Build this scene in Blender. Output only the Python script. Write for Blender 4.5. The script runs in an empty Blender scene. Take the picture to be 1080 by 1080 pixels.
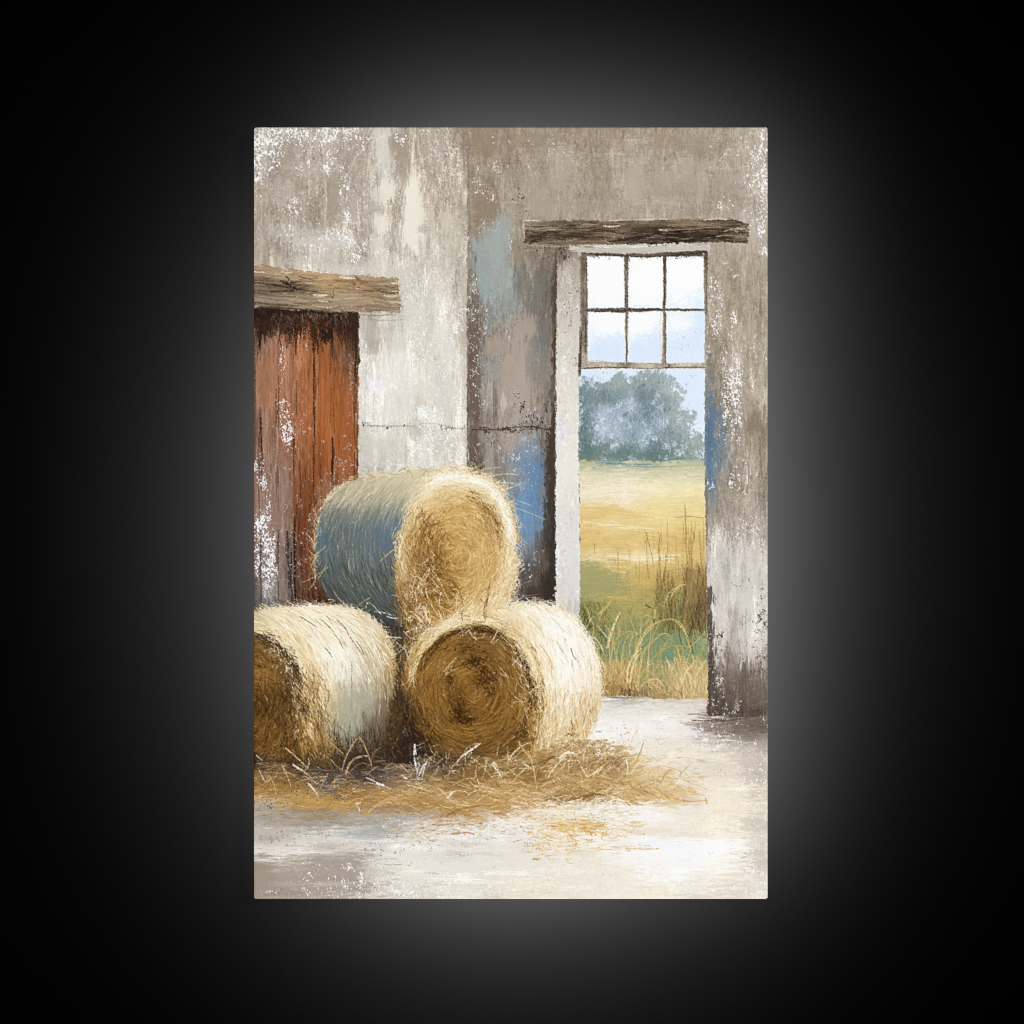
# A canvas print of a painted barn doorway with three hay bales, hung on a black wall and lit from behind.
# The picture is painted in code, brush stroke by brush stroke, into vertex colours of the print's surface.
import bpy
from mathutils import Vector
import numpy as np, math
# ------------------------------------------------------------------ canvas
S = 1.5
PX0, PY0, PX1, PY1 = 268.0, 134.5, 809.5, 948.0
CW, CH = int(round((PX1-PX0)*S)), int(round((PY1-PY0)*S))
XS = PX0 + (np.arange(CW)+.5)/S
YS = PY0 + (np.arange(CH)+.5)/S
XX, YY = np.meshgrid(XS, YS)
XX = XX.astype(np.float32); YY = YY.astype(np.float32)
C = np.zeros((CH, CW, 3), np.float32)
R = np.random.default_rng(7)

def clip01(a): return np.clip(a, 0, 1)
def sstep(a, b, x):
    t = clip01((x-a)/(b-a)); return t*t*(3-2*t)

_fx = np.fft.rfftfreq(CW)[None, :]; _fy = np.fft.fftfreq(CH)[:, None]
def noise1(sx, sy, seed):
    """smooth random field: white noise blurred to a grain of about sx by sy pixels"""
    w = np.fft.rfft2(np.random.default_rng(seed).standard_normal((CH, CW)).astype(np.float32))
    kx, ky = sx*S*.36, sy*S*.36
    w *= np.exp(-2*math.pi**2*((_fx*kx)**2+(_fy*ky)**2))
    a = np.fft.irfft2(w, (CH, CW))
    return (a/a.std()).astype(np.float32)

_nc = {}
def noise(sx, sy, seed, octv=1):
    k = (sx, sy, seed, octv)
    if k not in _nc:
        a = 0
        for o in range(octv):
            a = a + noise1(sx/2**o, sy/2**o, seed+o*31)*(0.6**o)
        a = (a-a.mean())/a.std()
        _nc[k] = a.astype(np.float32)
    return _nc[k]

def pts(s):
    return np.array([[float(v) for v in t.split(',')] for t in s.replace('\n', '').strip().strip(';').split(';')], np.float32)

def warp(ax, ay, sx, sy, seed):
    return XX + ax*noise(sx, sy, seed, 2), YY + ay*noise(sx, sy, seed+500, 2)

def field(s, sx=1.0, sy=1.0, wx=None, p=1.7, step=4):
    """smooth colour field through control colours; wx = (X, Y) positions to look it up at"""
    P = pts(s)
    gx = np.arange(PX0-16, PX1+17, step); gy = np.arange(PY0-16, PY1+17, step)
    gx = gx[(gx > P[:, 0].min()-60) & (gx < P[:, 0].max()+60)]
    gy = gy[(gy > P[:, 1].min()-60) & (gy < P[:, 1].max()+60)]
    A, B = np.meshgrid(gx, gy)
    num = np.zeros(A.shape+(3,)); den = np.zeros(A.shape)
    for x, y, r, g, b in P:
        w = 1/(((A-x)/sx)**2+((B-y)/sy)**2+12)**p
        num += w[..., None]*np.array([r, g, b]); den += w
    F = (num/den[..., None]).astype(np.float32)
    X, Y = wx if wx is not None else (XX, YY)
    u = np.clip((X-gx[0])/step, 0, len(gx)-1.001); v = np.clip((Y-gy[0])/step, 0, len(gy)-1.001)
    i = u.astype(int); j = v.astype(int); fu = (u-i)[..., None]; fv = (v-j)[..., None]
    return (F[j, i]*(1-fu)+F[j, i+1]*fu)*(1-fv)+(F[j+1, i]*(1-fu)+F[j+1, i+1]*fu)*fv

def poly(P, feather=1.0, wob=0.0, ws=(6, 6), seed=1):
    P = np.array(P, np.float32)
    pad = 6+3*wob+feather*2
    i0 = int(max(0, (P[:, 0].min()-pad-PX0)*S)); i1 = int(min(CW, (P[:, 0].max()+pad-PX0)*S+1))
    j0 = int(max(0, (P[:, 1].min()-pad-PY0)*S)); j1 = int(min(CH, (P[:, 1].max()+pad-PY0)*S+1))
    out = np.zeros((CH, CW), np.float32)
    if i1 <= i0 or j1 <= j0: return out
    X = XX[j0:j1, i0:i1].copy(); Y = YY[j0:j1, i0:i1].copy()
    if wob:
        X += wob*noise(ws[0], ws[1], seed, 2)[j0:j1, i0:i1]; Y += wob*noise(ws[0], ws[1], seed+77, 2)[j0:j1, i0:i1]
    D = np.full(X.shape, 1e9, np.float32); ins = np.zeros(X.shape, bool)
    n = len(P)
    for k in range(n):
        ax, ay = P[k]; bx, by = P[(k+1) % n]
        dx, dy = bx-ax, by-ay
        t = clip01(((X-ax)*dx+(Y-ay)*dy)/(dx*dx+dy*dy+1e-9))
        D = np.minimum(D, (X-ax-t*dx)**2+(Y-ay-t*dy)**2)
        if ay != by:
            c = ((ay > Y) != (by > Y)) & (X < (bx-ax)*(Y-ay)/(by-ay)+ax)
            ins ^= c
    D = np.sqrt(D)*np.where(ins, 1, -1)
    out[j0:j1, i0:i1] = clip01(.5+D/feather)
    return out

def ell(cx, cy, rx, ry, rot=0.0, pw=2.0):
    X = XX-cx; Y = YY-cy
    if rot:
        c, s = math.cos(rot), math.sin(rot); X, Y = X*c+Y*s, -X*s+Y*c
    return 1-(np.abs(X/rx)**pw+np.abs(Y/ry)**pw)**(1/pw)

def put(col, a):
    global C
    a = np.asarray(a, np.float32)[..., None]
    C += (np.asarray(col, np.float32)-C)*a

def shade(d):
    """add a signed luminance texture"""
    global C
    C += np.asarray(d, np.float32)[..., None]

def dab(cx, cy, rx, ry, col, amt=.9, style='v', seed=0, rough=.35, M=1, pw=2.6):
    """a dry brushed patch with broken streaky edges"""
    n = noise(1.3, 14, 900+seed % 5, 2) if style == 'v' else noise(14, 1.3, 920+seed % 5, 2) if style == 'h' else noise(2.2, 2.6, 940+seed % 5, 3)
    m = ell(cx, cy, rx*1.22, ry*1.22, 0, pw)
    put(col, sstep(-.05, .4, m+rough*n*.5)*amt*M*(m > -.8))

def dabs(s, style='v', amt=.85, rough=.35, M=1):
    for k, t in enumerate(s.replace('\n', '').strip().strip(';').split(';')):
        v = [float(q) for q in t.split(',')]
        dab(v[0], v[1], v[2], v[3], v[4:7], v[7] if len(v) > 7 else amt, style, k, rough, M)

def flecks(s, col=(245, 244, 242), amt=.95, M=1, fine=1.0, gain=1.0):
    """crusty chips of paint: cx,cy,rx,ry,density"""
    n = noise(1.05*fine, 1.45*fine, 301, 1)*.9+noise(3.2*fine, 5.5*fine, 305, 1)*.48
    n = n/n.std()
    acc = np.zeros((CH, CW), np.float32); hal = np.zeros((CH, CW), np.float32)
    for t in s.replace('\n', '').strip().strip(';').split(';'):
        cx, cy, rx, ry, d = [float(q) for q in t.split(',')]
        m = np.maximum(ell(cx, cy, rx*1.2, ry*1.2), -.25)
        hal = np.maximum(hal, clip01((n-(1.5-2.4*d*gain*np.minimum(m+.25, .7)/.7))*.8)*(m > -.24))
        acc = np.maximum(acc, clip01((n-(2.1-2.75*d*gain*np.minimum(m+.25, .7)/.7))*1.35)*(m > -.24))
    put(np.asarray(col)*1.0, np.maximum(acc, hal*.3)*amt*M)

def grain(M, light=22, dark=12, fx=1.0, fy=1.5, seed=330, t=.4):
    """dry brush catching the weave of the canvas, heavier in some places than in others"""
    n = noise(fx, fy, seed, 1)*.85+noise(fx*3, fy*3.5, seed+3, 1)*.4
    n = n/n.std()
    a = clip01(.55+.5*noise(16, 34, seed+5, 2)); b = clip01(.5+.5*noise(14, 30, seed+7, 2))
    d = clip01((n-t)*.7)*light*a-clip01((-n-t-.2)*.7)*dark*b
    global C
    C += (d*M)[..., None]*np.array([1, .975, .93], np.float32)

def swaths(M, n, seed, box, rx=(2.5, 8), ry=(9, 38), d=(8, 22), up=.6, style='v', warm=(1, .98, .93)):
    """broad dry strokes of a lighter or darker paint dragged over the plaster"""
    global C
    g = np.random.default_rng(seed)
    st = noise(1.2, 16, 905, 2) if style == 'v' else noise(16, 1.2, 925, 2)
    fi = noise(1.0, 1.5, 907, 1)
    tex = .34*st+.2*fi
    for k in range(n):
        cx, cy = g.uniform(box[0], box[2]), g.uniform(box[1], box[3]); a, b = g.uniform(*rx), g.uniform(*ry)
        if style != 'v': a, b = b, a
        i0, i1 = max(0, int((cx-a*1.4-PX0)*S)), min(CW, int((cx+a*1.4-PX0)*S)); j0, j1 = max(0, int((cy-b*1.4-PY0)*S)), min(CH, int((cy+b*1.4-PY0)*S))
        if i1-i0 < 2 or j1-j0 < 2: continue
        sl = (slice(j0, j1), slice(i0, i1))
        m = 1-((np.abs(XX[sl]-cx)/a)**3+(np.abs(YY[sl]-cy)/b)**3)**(1/3)
        al = sstep(.02, .5, m+tex[sl])*M[sl]*(m > -.3)*g.uniform(.4, 1)
        dl = g.uniform(*d)*(1 if g.random() < up else -.8)
        C[sl] += (al*dl)[..., None]*np.array(warm, np.float32)

# ------------------------------------------------------------------ strokes
def splat(x, y, a, col, M=None):
    """x,y,a: (N,n) sample positions / opacity; col: (N,3). One layer, averaged where strokes cross."""
    u = (x-PX0)*S-.5; v = (y-PY0)*S-.5
    i = np.floor(u).astype(int); j = np.floor(v).astype(int)
    ia, ib = max(0, i.min()), min(CW, i.max()+2); ja, jb = max(0, j.min()), min(CH, j.max()+2)
    if ib <= ia or jb <= ja: return
    w_, h_ = ib-ia, jb-ja
    fu = u-i; fv = v-j
    acc = np.zeros(h_*w_); cc = np.zeros((h_*w_, 3))
    colb = np.broadcast_to(col[:, None, :], x.shape+(3,))
    for di in (0, 1):
        for dj in (0, 1):
            w = (fu if di else 1-fu)*(fv if dj else 1-fv)*a
            ii = i+di-ia; jj = j+dj-ja
            ok = (ii >= 0) & (ii < w_) & (jj >= 0) & (jj < h_)
            idx = (jj*w_+ii)[ok]; w = w[ok]
            acc += np.bincount(idx, w, h_*w_)
            for k in range(3):
                cc[:, k] += np.bincount(idx, w*colb[..., k][ok], h_*w_)
    al = clip01(acc).reshape(h_, w_).astype(np.float32)
    c3 = (cc/np.maximum(acc, 1e-6)[:, None]).reshape(h_, w_, 3).astype(np.float32)
    global GRN
    if GRN is None: GRN = np.clip(.84+.3*noise(1.0, 1.15, 811, 1), .2, 1)      # bristles skip over the weave
    al = al*GRN[ja:jb, ia:ib]
    if M is not None: al = al*M[ja:jb, ia:ib]
    C[ja:jb, ia:ib] += (c3-C[ja:jb, ia:ib])*al[..., None]

HAIR = .68
GRN = None
def strokes(x, y, ang, L, wid, col, curve=0.0, alpha=1.0, M=None, layers=4, taper=True):
    """batch of brush hairs centred at x,y"""
    N = len(x)
    if not N: return
    L = np.broadcast_to(L, N).astype(float); wid = np.broadcast_to(wid, N).astype(float)*HAIR
    ang = np.broadcast_to(ang, N); curve = np.broadcast_to(curve, N); alpha = np.broadcast_to(alpha, N)
    col = np.asarray(col, float); col = np.broadcast_to(col, (N, 3))
    order = np.arange(N) % layers
    for l in range(layers):
        q = order == l
        if not q.any(): continue
        n = int(max(4, np.ceil(L[q].max()*S*1.7)))
        t = np.linspace(-.5, .5, n)[None, :]
        th = ang[q][:, None]+curve[q][:, None]*t
        # integrate direction for a bent hair
        sx = np.cumsum(np.cos(th), 1)*(L[q][:, None]/n); sy = np.cumsum(np.sin(th), 1)*(L[q][:, None]/n)
        mid = n//2
        px = x[q][:, None]+sx-sx[:, mid:mid+1]; py = y[q][:, None]+sy-sy[:, mid:mid+1]
        tp = np.sqrt(np.clip(1-(2*np.abs(t))**2.2, 0, 1)) if taper else np.ones_like(t)
        dens = (L[q][:, None]*S/n)
        w = wid[q][:, None]*S
        nrow = int(max(1, np.ceil(w.max())))
        if nrow == 1:
            splat(px, py, np.minimum(w, 1)*tp*dens*alpha[q][:, None]*1.05, col[q], M)
        else:
            X = []; Y = []; A = []
            for r in range(nrow):
                off = (r-(nrow-1)/2)/nrow*w/S*tp
                X.append(px-np.sin(th)*off); Y.append(py+np.cos(th)*off)
                A.append(np.minimum(w/nrow, 1)*np.where(tp > .15, 1, tp*3)*dens*alpha[q][:, None]*1.05)
            splat(np.concatenate(X, 1), np.concatenate(Y, 1), np.concatenate(A, 1), col[q], M)

def curve_stroke(t, M=None):
    """explicit strokes: x0,y0,xm,ym,x1,y1,width,r,g,b[,alpha]"""
    for q in t.replace('\n', '').strip().strip(';').split(';'):
        v = [float(k) for k in q.split(',')]
        x0, y0, xm, ym, x1, y1, w, r, g, b = v[:10]; w = max(.6, w*.85); al = v[10] if len(v) > 10 else .95
        cx, cy = 2*xm-.5*(x0+x1), 2*ym-.5*(y0+y1)
        L = math.hypot(xm-x0, ym-y0)+math.hypot(x1-xm, y1-ym)
        n = int(max(6, L*S*2.4)); s = np.linspace(0, 1, n)
        px = (1-s)**2*x0+2*s*(1-s)*cx+s*s*x1; py = (1-s)**2*y0+2*s*(1-s)*cy+s*s*y1
        dx = np.gradient(px); dy = np.gradient(py); l = np.hypot(dx, dy)+1e-6
        tp = np.clip(np.minimum(s/.18+.35, (1-s)/.3+.15), 0, 1)
        rows = int(max(1, math.ceil(w*S)))
        X = []; Y = []; A = []
        for k in range(rows):
            off = (k-(rows-1)/2)/rows*w*tp
            X.append(px-dy/l*off); Y.append(py+dx/l*off); A.append(min(1, w*S/rows)*al*l*S*1.1*np.where(rows > 1, 1, tp))
        splat(np.concatenate(X)[None], np.concatenate(Y)[None], np.concatenate(A)[None], np.array([[r, g, b]]), M)

def sample(Mk, n, rng=R):
    """n random positions weighted by a mask"""
    w = Mk.ravel().astype(np.float64); cs = np.cumsum(w)
    k = np.searchsorted(cs, rng.random(n)*cs[-1])
    return XX.ravel()[k]+(rng.random(n)-.5)/S, YY.ravel()[k]+(rng.random(n)-.5)/S

def pick(F, x, y):
    i = np.clip(((x-PX0)*S).astype(int), 0, CW-1); j = np.clip(((y-PY0)*S).astype(int), 0, CH-1)
    return F[j, i].astype(float)
# ================================================================== the painted picture
PART = np.zeros((CH, CW), np.int8)           # which painted thing each spot of the print shows
NAMES = ['painted_wall']
def part(name, a, thr=.5):
    if name not in NAMES or name in ('painted_hay_bale', 'painted_lintel'): NAMES.append(name)
    k = len(NAMES)-1 if NAMES[-1] == name else NAMES.index(name)
    PART[a > thr] = k

# ---------------- bare plaster walls
WL = """275,145,188,180,168;300,145,192,185,174;330,145,185,177,165;380,145,180,170,156;400,145,200,194,182;409,150,205,199,187;425,145,170,158,142;445,145,178,168,153;465,145,182,172,158;485,145,170,158,142;
275,170,184,176,164;300,170,172,161,147;320,170,176,166,152;345,170,180,170,157;365,170,174,164,150;385,170,180,171,157;405,170,206,199,186;412,175,204,197,183;425,170,174,163,148;445,170,178,168,152;465,170,184,175,162;487,170,178,168,154;
272,200,178,168,155;300,200,180,172,158;330,200,176,167,153;352,200,170,159,145;372,200,182,173,160;395,200,188,180,166;407,200,224,218,204;420,200,178,168,152;435,200,214,208,193;450,200,198,188,172;465,200,180,170,155;485,200,186,176,162;
272,225,176,166,151;300,225,178,168,154;330,225,172,162,148;360,225,178,168,155;385,225,185,176,163;403,225,196,187,172;418,225,172,162,147;435,225,232,227,212;444,225,205,196,180;460,225,186,176,161;475,225,194,186,171;488,225,188,179,165;
272,250,182,173,159;290,250,174,164,151;310,250,190,182,168;340,250,198,191,178;360,250,203,197,186;385,250,178,168,153;402,250,220,214,201;418,250,180,171,157;435,250,228,223,209;460,250,198,190,176;485,250,189,181,167;
272,275,178,168,153;290,275,188,179,165;320,275,192,184,171;345,275,185,176,163;360,275,196,188,176;380,275,178,168,154;400,275,208,201,187;420,275,196,189,176;437,275,213,207,194;455,275,205,198,185;475,275,199,191,177;489,275,192,183,168;
425,300,200,195,184;440,300,207,202,191;460,300,213,207,195;480,300,205,198,186;
390,325,185,178,166;410,325,204,199,189;430,325,209,205,195;450,325,207,202,190;470,325,213,208,197;488,325,199,191,179;
385,350,196,191,180;395,350,187,179,167;410,350,200,195,185;430,350,217,213,202;450,350,211,205,193;470,350,217,212,202;488,350,195,186,173;
383,375,215,212,204;395,378,190,182,170;410,380,221,218,209;425,385,225,222,213;445,380,207,202,191;465,380,213,209,199;488,380,205,199,187;
383,410,214,210,202;398,408,232,232,232;420,410,226,223,213;440,410,215,211,201;460,410,212,207,197;485,410,205,199,188;
385,435,212,208,199;400,435,222,218,209;425,435,219,215,205;440,435,209,205,197;455,435,219,215,207;480,435,207,202,191;
385,460,204,199,187;410,460,208,203,192;430,460,204,199,188;450,460,212,208,199;470,460,207,202,192;488,460,197,190,177;
385,490,204,200,190;410,490,205,201,191;440,490,207,202,191;460,490,213,207,194;485,490,204,197,185"""
WR = """500,140,152,138,119;540,140,152,138,120;600,140,153,139,121;650,140,157,144,127;700,145,156,143,125;760,145,160,147,131;790,150,176,166,152;
500,165,150,136,118;530,180,161,148,132;560,170,160,147,131;590,165,170,159,145;600,185,170,159,145;630,170,157,144,127;660,175,165,153,138;680,170,168,157,143;720,180,172,161,148;740,175,166,154,140;770,190,164,152,137;795,185,185,176,164;
505,200,150,136,118;520,215,148,134,116;535,205,163,154,142;560,205,168,156,142;580,215,168,157,143;610,210,166,154,139;665,200,176,165,152;700,205,170,160,146;730,205,168,157,142;760,205,163,151,137;790,205,170,160,146;800,230,182,173,160;
505,240,148,134,117;530,240,160,158,149;550,250,152,140,124;545,225,158,146,131;
510,265,158,163,159;530,270,163,170,167;545,275,145,138,125;565,275,140,130,116;580,280,122,112,99;
510,300,155,163,162;530,300,160,167,163;550,305,135,134,127;570,300,122,118,110;582,310,98,90,80;498,300,135,124,110;
497,340,118,105,92;515,330,140,142,138;535,325,145,146,140;560,325,128,125,118;575,330,118,110,101;
500,370,115,102,90;520,360,145,135,124;545,350,162,150,137;565,345,140,134,126;580,350,125,114,102;
500,400,122,111,99;515,385,150,147,140;540,385,171,159,146;560,375,142,138,130;575,390,138,130,121;
500,425,115,103,91;515,410,163,158,150;545,410,173,161,149;565,415,150,141,130;578,415,135,126,115;
500,440,118,106,94;515,438,148,140,130;530,440,158,148,137;550,435,166,155,143;575,440,140,131,120;
498,470,110,98,86;515,465,145,137,127;535,465,163,153,142;560,465,150,148,148;577,470,112,103,93;
500,490,98,88,78;520,490,148,141,132;545,490,135,142,150;562,490,115,140,165;579,490,96,88,80;
530,500,140,135,128;560,520,110,142,172;570,540,110,140,168;552,540,114,146,176;560,560,114,144,172;573,560,112,122,132;582,520,78,70,62;555,580,112,128,145;570,590,105,98,90;560,610,95,88,80;552,600,100,96,92;575,620,68,61,54;560,630,80,74,70;583,580,70,62,55"""
RW = """750,275,165,153,138;775,280,163,150,134;800,270,174,164,149;750,300,170,160,148;775,305,160,147,131;800,300,169,158,143;755,330,168,158,145;775,340,160,147,132;800,340,171,160,146;
752,360,150,139,125;775,360,168,158,144;800,365,174,163,149;752,390,140,130,117;775,385,182,173,161;800,390,171,160,145;750,415,125,128,130;765,410,150,138,123;780,410,172,162,149;800,420,172,162,148;
749,440,100,118,132;764,430,135,126,115;780,440,172,162,149;800,445,148,136,120;750,460,98,120,138;759,460,105,122,135;775,460,160,148,134;800,460,156,144,128;752,485,108,125,140;760,485,118,128,134;780,480,164,152,139;800,490,164,153,139;
749,505,125,128,130;765,510,150,140,128;790,515,162,151,138;752,535,142,132,122;775,530,165,154,143;800,540,165,155,144;755,555,160,151,141;780,560,168,158,147;800,560,173,165,155;752,580,176,170,162;775,580,184,176,167;800,585,192,186,178;
755,605,196,191,184;780,605,200,194,187;800,610,204,199,192;758,625,200,194,187;780,630,193,186,178;800,630,204,199,192;755,650,192,186,180;775,650,172,163,154;795,650,213,208,201;760,670,208,203,196;772,675,180,171,162;795,675,211,205,198;
757,690,177,169,161;770,695,160,150,140;788,690,192,185,176;805,700,150,140,130;755,715,102,91,81;770,715,135,124,114;785,715,125,115,105;805,720,128,117,106;755,740,92,81,72;775,740,95,84,75;800,740,108,97,86;760,750,85,75,66;790,752,95,85,76"""
CORNER = 493.0
wv = warp(3.2, 7, 2.2, 9, 11)            # vertical dry brush
wh = warp(8, 2.6, 9, 2.2, 13)
F = field(WL, 1, 1.4, wv); C[:] = F
aw = poly([(493, 130), (820, 130), (820, 800), (493, 800)], .8, .7, (3, 7), 21)
put(field(WR, 1, 1.25, wv), aw)
ar = poly([(746, 258), (820, 258), (820, 757), (790, 757), (746, 756)], 1, .6, (3, 5), 22)
asoft = ar*sstep(255, 285, YY)
put(field(RW, 1, 1.3, wv), asoft)
# bristle marks in the plaster
tv = noise(1.1, 9, 41, 2)*3.6+noise(2.2, 2.8, 43, 2)*3.6+noise(5, 14, 45, 2)*3
shade(tv)
shade(noise(1.0, 1.3, 47, 1)*2.2)
# scumbled hairs, sampled from the colour under them
def scumble(M, n, ang, L, w, dl, seed, alpha=.8, jit=5, spread=.15, layers=3):
    g = np.random.default_rng(seed)
    x, y = sample(M, n, g)
    c = pick(C, x+g.normal(0, jit*.35, n), y+g.normal(0, jit*1.6, n))+g.normal(0, dl, n)[:, None]
    strokes(x, y, ang+g.normal(0, spread, n), g.uniform(.4, 1.3, n)*L, w*g.uniform(.6, 1.3, n), np.clip(c, 0, 255), 0, alpha, M, layers)
wallM = np.ones_like(XX)
scumble(wallM*(YY < 760), 9000, math.pi/2, 8, 1.0, 7, 51, alpha=.55)
left = 1-aw
put((222, 219, 212), left*sstep(300, 430, YY)*.35*(1-.6*clip01(noise(7, 22, 48, 2)*.6+.3)))
grain(left, 30, 16); grain(aw*(1-asoft), 18, 12, seed=340); grain(asoft, 16, 12, seed=350)
grain(wallM*(YY < 760), 13, 8, .9, 9, 360, .5)
C += (aw*(1-asoft))[..., None]*np.array([4, 3, 3], np.float32)+(asoft)[..., None]*np.array([4, 3, 1], np.float32)+(left*sstep(250, 330, YY))[..., None]*np.array([3, 3, 3], np.float32)-(left*(1-sstep(230, 300, YY)))[..., None]*np.array([6, 7, 7], np.float32)
swaths(left, 120, 401, (268, 134, 493, 500), d=(8, 24))
swaths(left, 60, 402, (268, 134, 493, 300), rx=(1.5, 4.5), ry=(8, 26), d=(14, 34), up=.6)
swaths(left, 40, 403, (380, 300, 493, 500), rx=(2, 6), ry=(10, 30), d=(10, 24), up=.7)
swaths(aw*(1-asoft), 60, 404, (493, 134, 810, 262), rx=(3, 9), ry=(6, 22), d=(5, 14), up=.55)
swaths(aw*(1-asoft), 26, 405, (540, 140, 800, 232), rx=(2, 5), ry=(10, 26), d=(6, 14), up=.6, style='h')
swaths(aw*(1-asoft), 50, 406, (493, 250, 586, 640), rx=(2, 6), ry=(10, 30), d=(6, 18), up=.5)
swaths(left, 44, 411, (268, 134, 493, 500), rx=(5, 14), ry=(5, 18), d=(9, 22), up=.62, warm=(1, 1, .98))
swaths(aw*(1-asoft), 34, 412, (493, 134, 810, 262), rx=(6, 18), ry=(4, 13), d=(6, 15), up=.6, style='h', warm=(1, 1, .98))
swaths(aw*(1-asoft), 30, 413, (493, 262, 586, 640), rx=(4, 11), ry=(5, 18), d=(7, 17), up=.5, warm=(1, 1, 1))
flecks('330,190,60,50,.22;380,240,70,40,.2;440,180,40,50,.25;430,340,50,70,.25;420,470,40,30,.2;460,250,30,60,.25', (234, 230, 222), .7, left)
# soft dabs of lighter / darker paint, left wall
dabs("""404,158,8,28,214,209,198,.7;409,200,9,11,230,225,212,.9;399,205,7,9,222,216,203,.7;403,236,9,10,230,225,213,.9;399,262,7,9,218,212,200,.7;432,200,6,20,226,221,207,.9;434,215,8,30,234,229,215,.95;440,232,7,26,232,227,213,.8;431,246,8,14,233,228,215,.9;446,242,4,4,170,158,143,.45;421,152,9,12,167,154,138,.85;425,172,8,22,168,156,140,.7;
300,160,8,14,170,158,143,.8;304,176,9,13,169,158,143,.8;352,205,7,20,169,158,143,.7;350,185,6,9,172,161,147,.6;325,245,12,4,203,197,185,.5;385,168,6,10,176,166,152,.5;470,235,5,10,206,199,185,.6;478,250,8,24,203,196,182,.45;455,232,4,20,210,203,188,.5;462,155,7,12,190,181,168,.5;450,150,6,16,193,185,172,.5;340,255,24,5,208,203,193,.6;352,268,20,4,203,196,184,.6;330,252,20,7,200,194,183,.5;362,282,26,4,208,203,192,.6;395,278,18,8,212,207,195,.5""")
dabs("""398,408,8,7,238,240,243,.9;405,385,10,16,226,224,216,.6;423,372,8,22,226,223,214,.6;392,350,5,22,182,173,160,.7;395,366,6,8,178,168,154,.6;386,345,4,8,190,184,172,.5;418,425,18,14,224,220,211,.6;420,360,10,10,210,205,195,.4;445,420,6,16,200,193,181,.5;452,330,4,40,198,190,177,.4;463,345,6,26,222,218,209,.5;470,380,8,30,221,217,208,.45;388,470,5,22,196,191,181,.4;400,478,22,12,208,204,195,.5;437,455,10,9,193,186,174,.5;450,437,12,8,230,228,222,.7;448,475,10,14,226,222,215,.5;489,300,3,20,186,176,162,.5;488,345,4,25,188,179,166,.6;470,470,14,10,205,199,188,.5""")
# right wall top
dabs("""668,195,9,19,180,170,157,.8;700,188,22,8,178,167,154,.6;735,176,15,6,176,166,152,.6;725,196,25,7,176,165,151,.5;690,200,18,8,174,163,149,.5;770,190,18,9,172,162,149,.5;700,218,16,5,172,161,148,.4;715,207,20,6,164,152,137,.5;595,172,9,22,178,168,156,.6;588,190,12,10,174,163,150,.5;565,205,11,22,170,158,144,.6;575,220,14,12,172,161,148,.6;606,215,14,9,172,161,147,.4;553,185,8,10,166,155,140,.4;640,210,10,16,160,148,131,.4;512,222,12,14,147,132,113,.7;510,150,14,12,150,135,116,.6;560,148,30,8,152,138,119,.6;740,155,20,9,155,141,122,.5;700,150,20,8,156,142,124,.5""", 'h')
dabs("""531,236,9,9,165,167,160,.6;512,262,10,14,160,167,163,.7;527,258,12,20,164,172,169,.8;510,290,9,22,158,167,165,.7;530,295,12,20,163,171,168,.6;537,318,9,14,154,156,149,.5;522,288,5,4,175,163,148,.5;547,265,6,14,148,136,119,.7;551,300,8,16,128,124,114,.6;570,305,10,20,120,116,108,.6;560,330,8,16,118,114,107,.5""")
dabs("""553,345,12,13,172,159,146,.85;524,366,10,9,170,157,143,.85;545,390,13,32,174,161,149,.85;552,415,12,16,175,162,150,.8;535,400,8,20,172,160,148,.6;570,370,9,16,128,128,124,.6;575,350,7,16,120,118,113,.6;560,385,6,14,138,135,128,.5;572,395,6,10,145,135,123,.5;508,378,7,16,142,140,134,.5;520,390,8,10,158,158,153,.5;516,415,4,14,178,174,166,.5;523,430,2,18,112,102,92,.4;531,426,2.5,11,205,199,190,.6;521,420,1.6,14,118,110,100,.35;512,420,4,16,168,160,148,.5;500,395,6,22,112,99,86,.7;501,360,6,26,112,99,86,.7;500,425,6,18,112,99,86,.8;500,320,5,14,110,98,84,.6;500,470,5,22,106,94,82,.7;560,440,7,4,188,183,173,.5;538,468,10,10,172,160,148,.7;523,482,3,20,120,112,102,.5;516,480,4,16,170,163,152,.5""")
dabs("""556,485,12,15,116,140,165,.7;560,475,9,8,140,150,160,.6;563,500,11,14,110,140,170,.7;566,525,8,20,108,140,172,.6;553,540,8,20,114,147,178,.65;558,560,8,12,114,145,174,.55;570,548,6,9,116,140,166,.5;546,580,8,10,120,138,158,.6;560,572,8,8,122,140,158,.6;572,520,3,14,130,132,132,.6;573,575,8,16,96,88,80,.7;558,585,9,8,116,116,116,.6;560,606,14,12,92,84,76,.7;565,628,16,10,72,64,58,.8;579,560,6,30,70,62,54,.7;578,620,7,18,60,53,47,.8;579,500,4,30,82,74,65,.6;538,500,5,10,160,152,142,.5;528,500,6,12,128,122,114,.5""")
flecks('548,500,12,26,.4;572,530,7,40,.4;560,580,16,16,.45;566,470,14,10,.45;552,560,10,20,.25', (124, 116, 110), .75)
dabs("""350,256,32,6,206,201,191,.75;335,275,26,6,202,196,185,.6;372,286,30,4,212,207,196,.7;300,246,16,7,196,189,178,.6;330,178,24,9,192,184,172,.55;345,150,16,9,194,187,176,.5;300,205,12,14,188,180,168,.5;366,215,8,18,192,184,172,.5;415,290,20,10,212,207,196,.6""", 'n', .7, .5, left)
dabs("""425,400,26,16,226,223,214,.55;455,360,14,22,222,218,208,.5;410,440,24,10,224,220,212,.5;470,420,12,18,214,210,201,.5;440,330,14,16,214,209,198,.5;400,465,22,9,212,208,199,.5;465,300,12,16,214,208,197,.45""", 'n', .6, .5, left)
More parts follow.
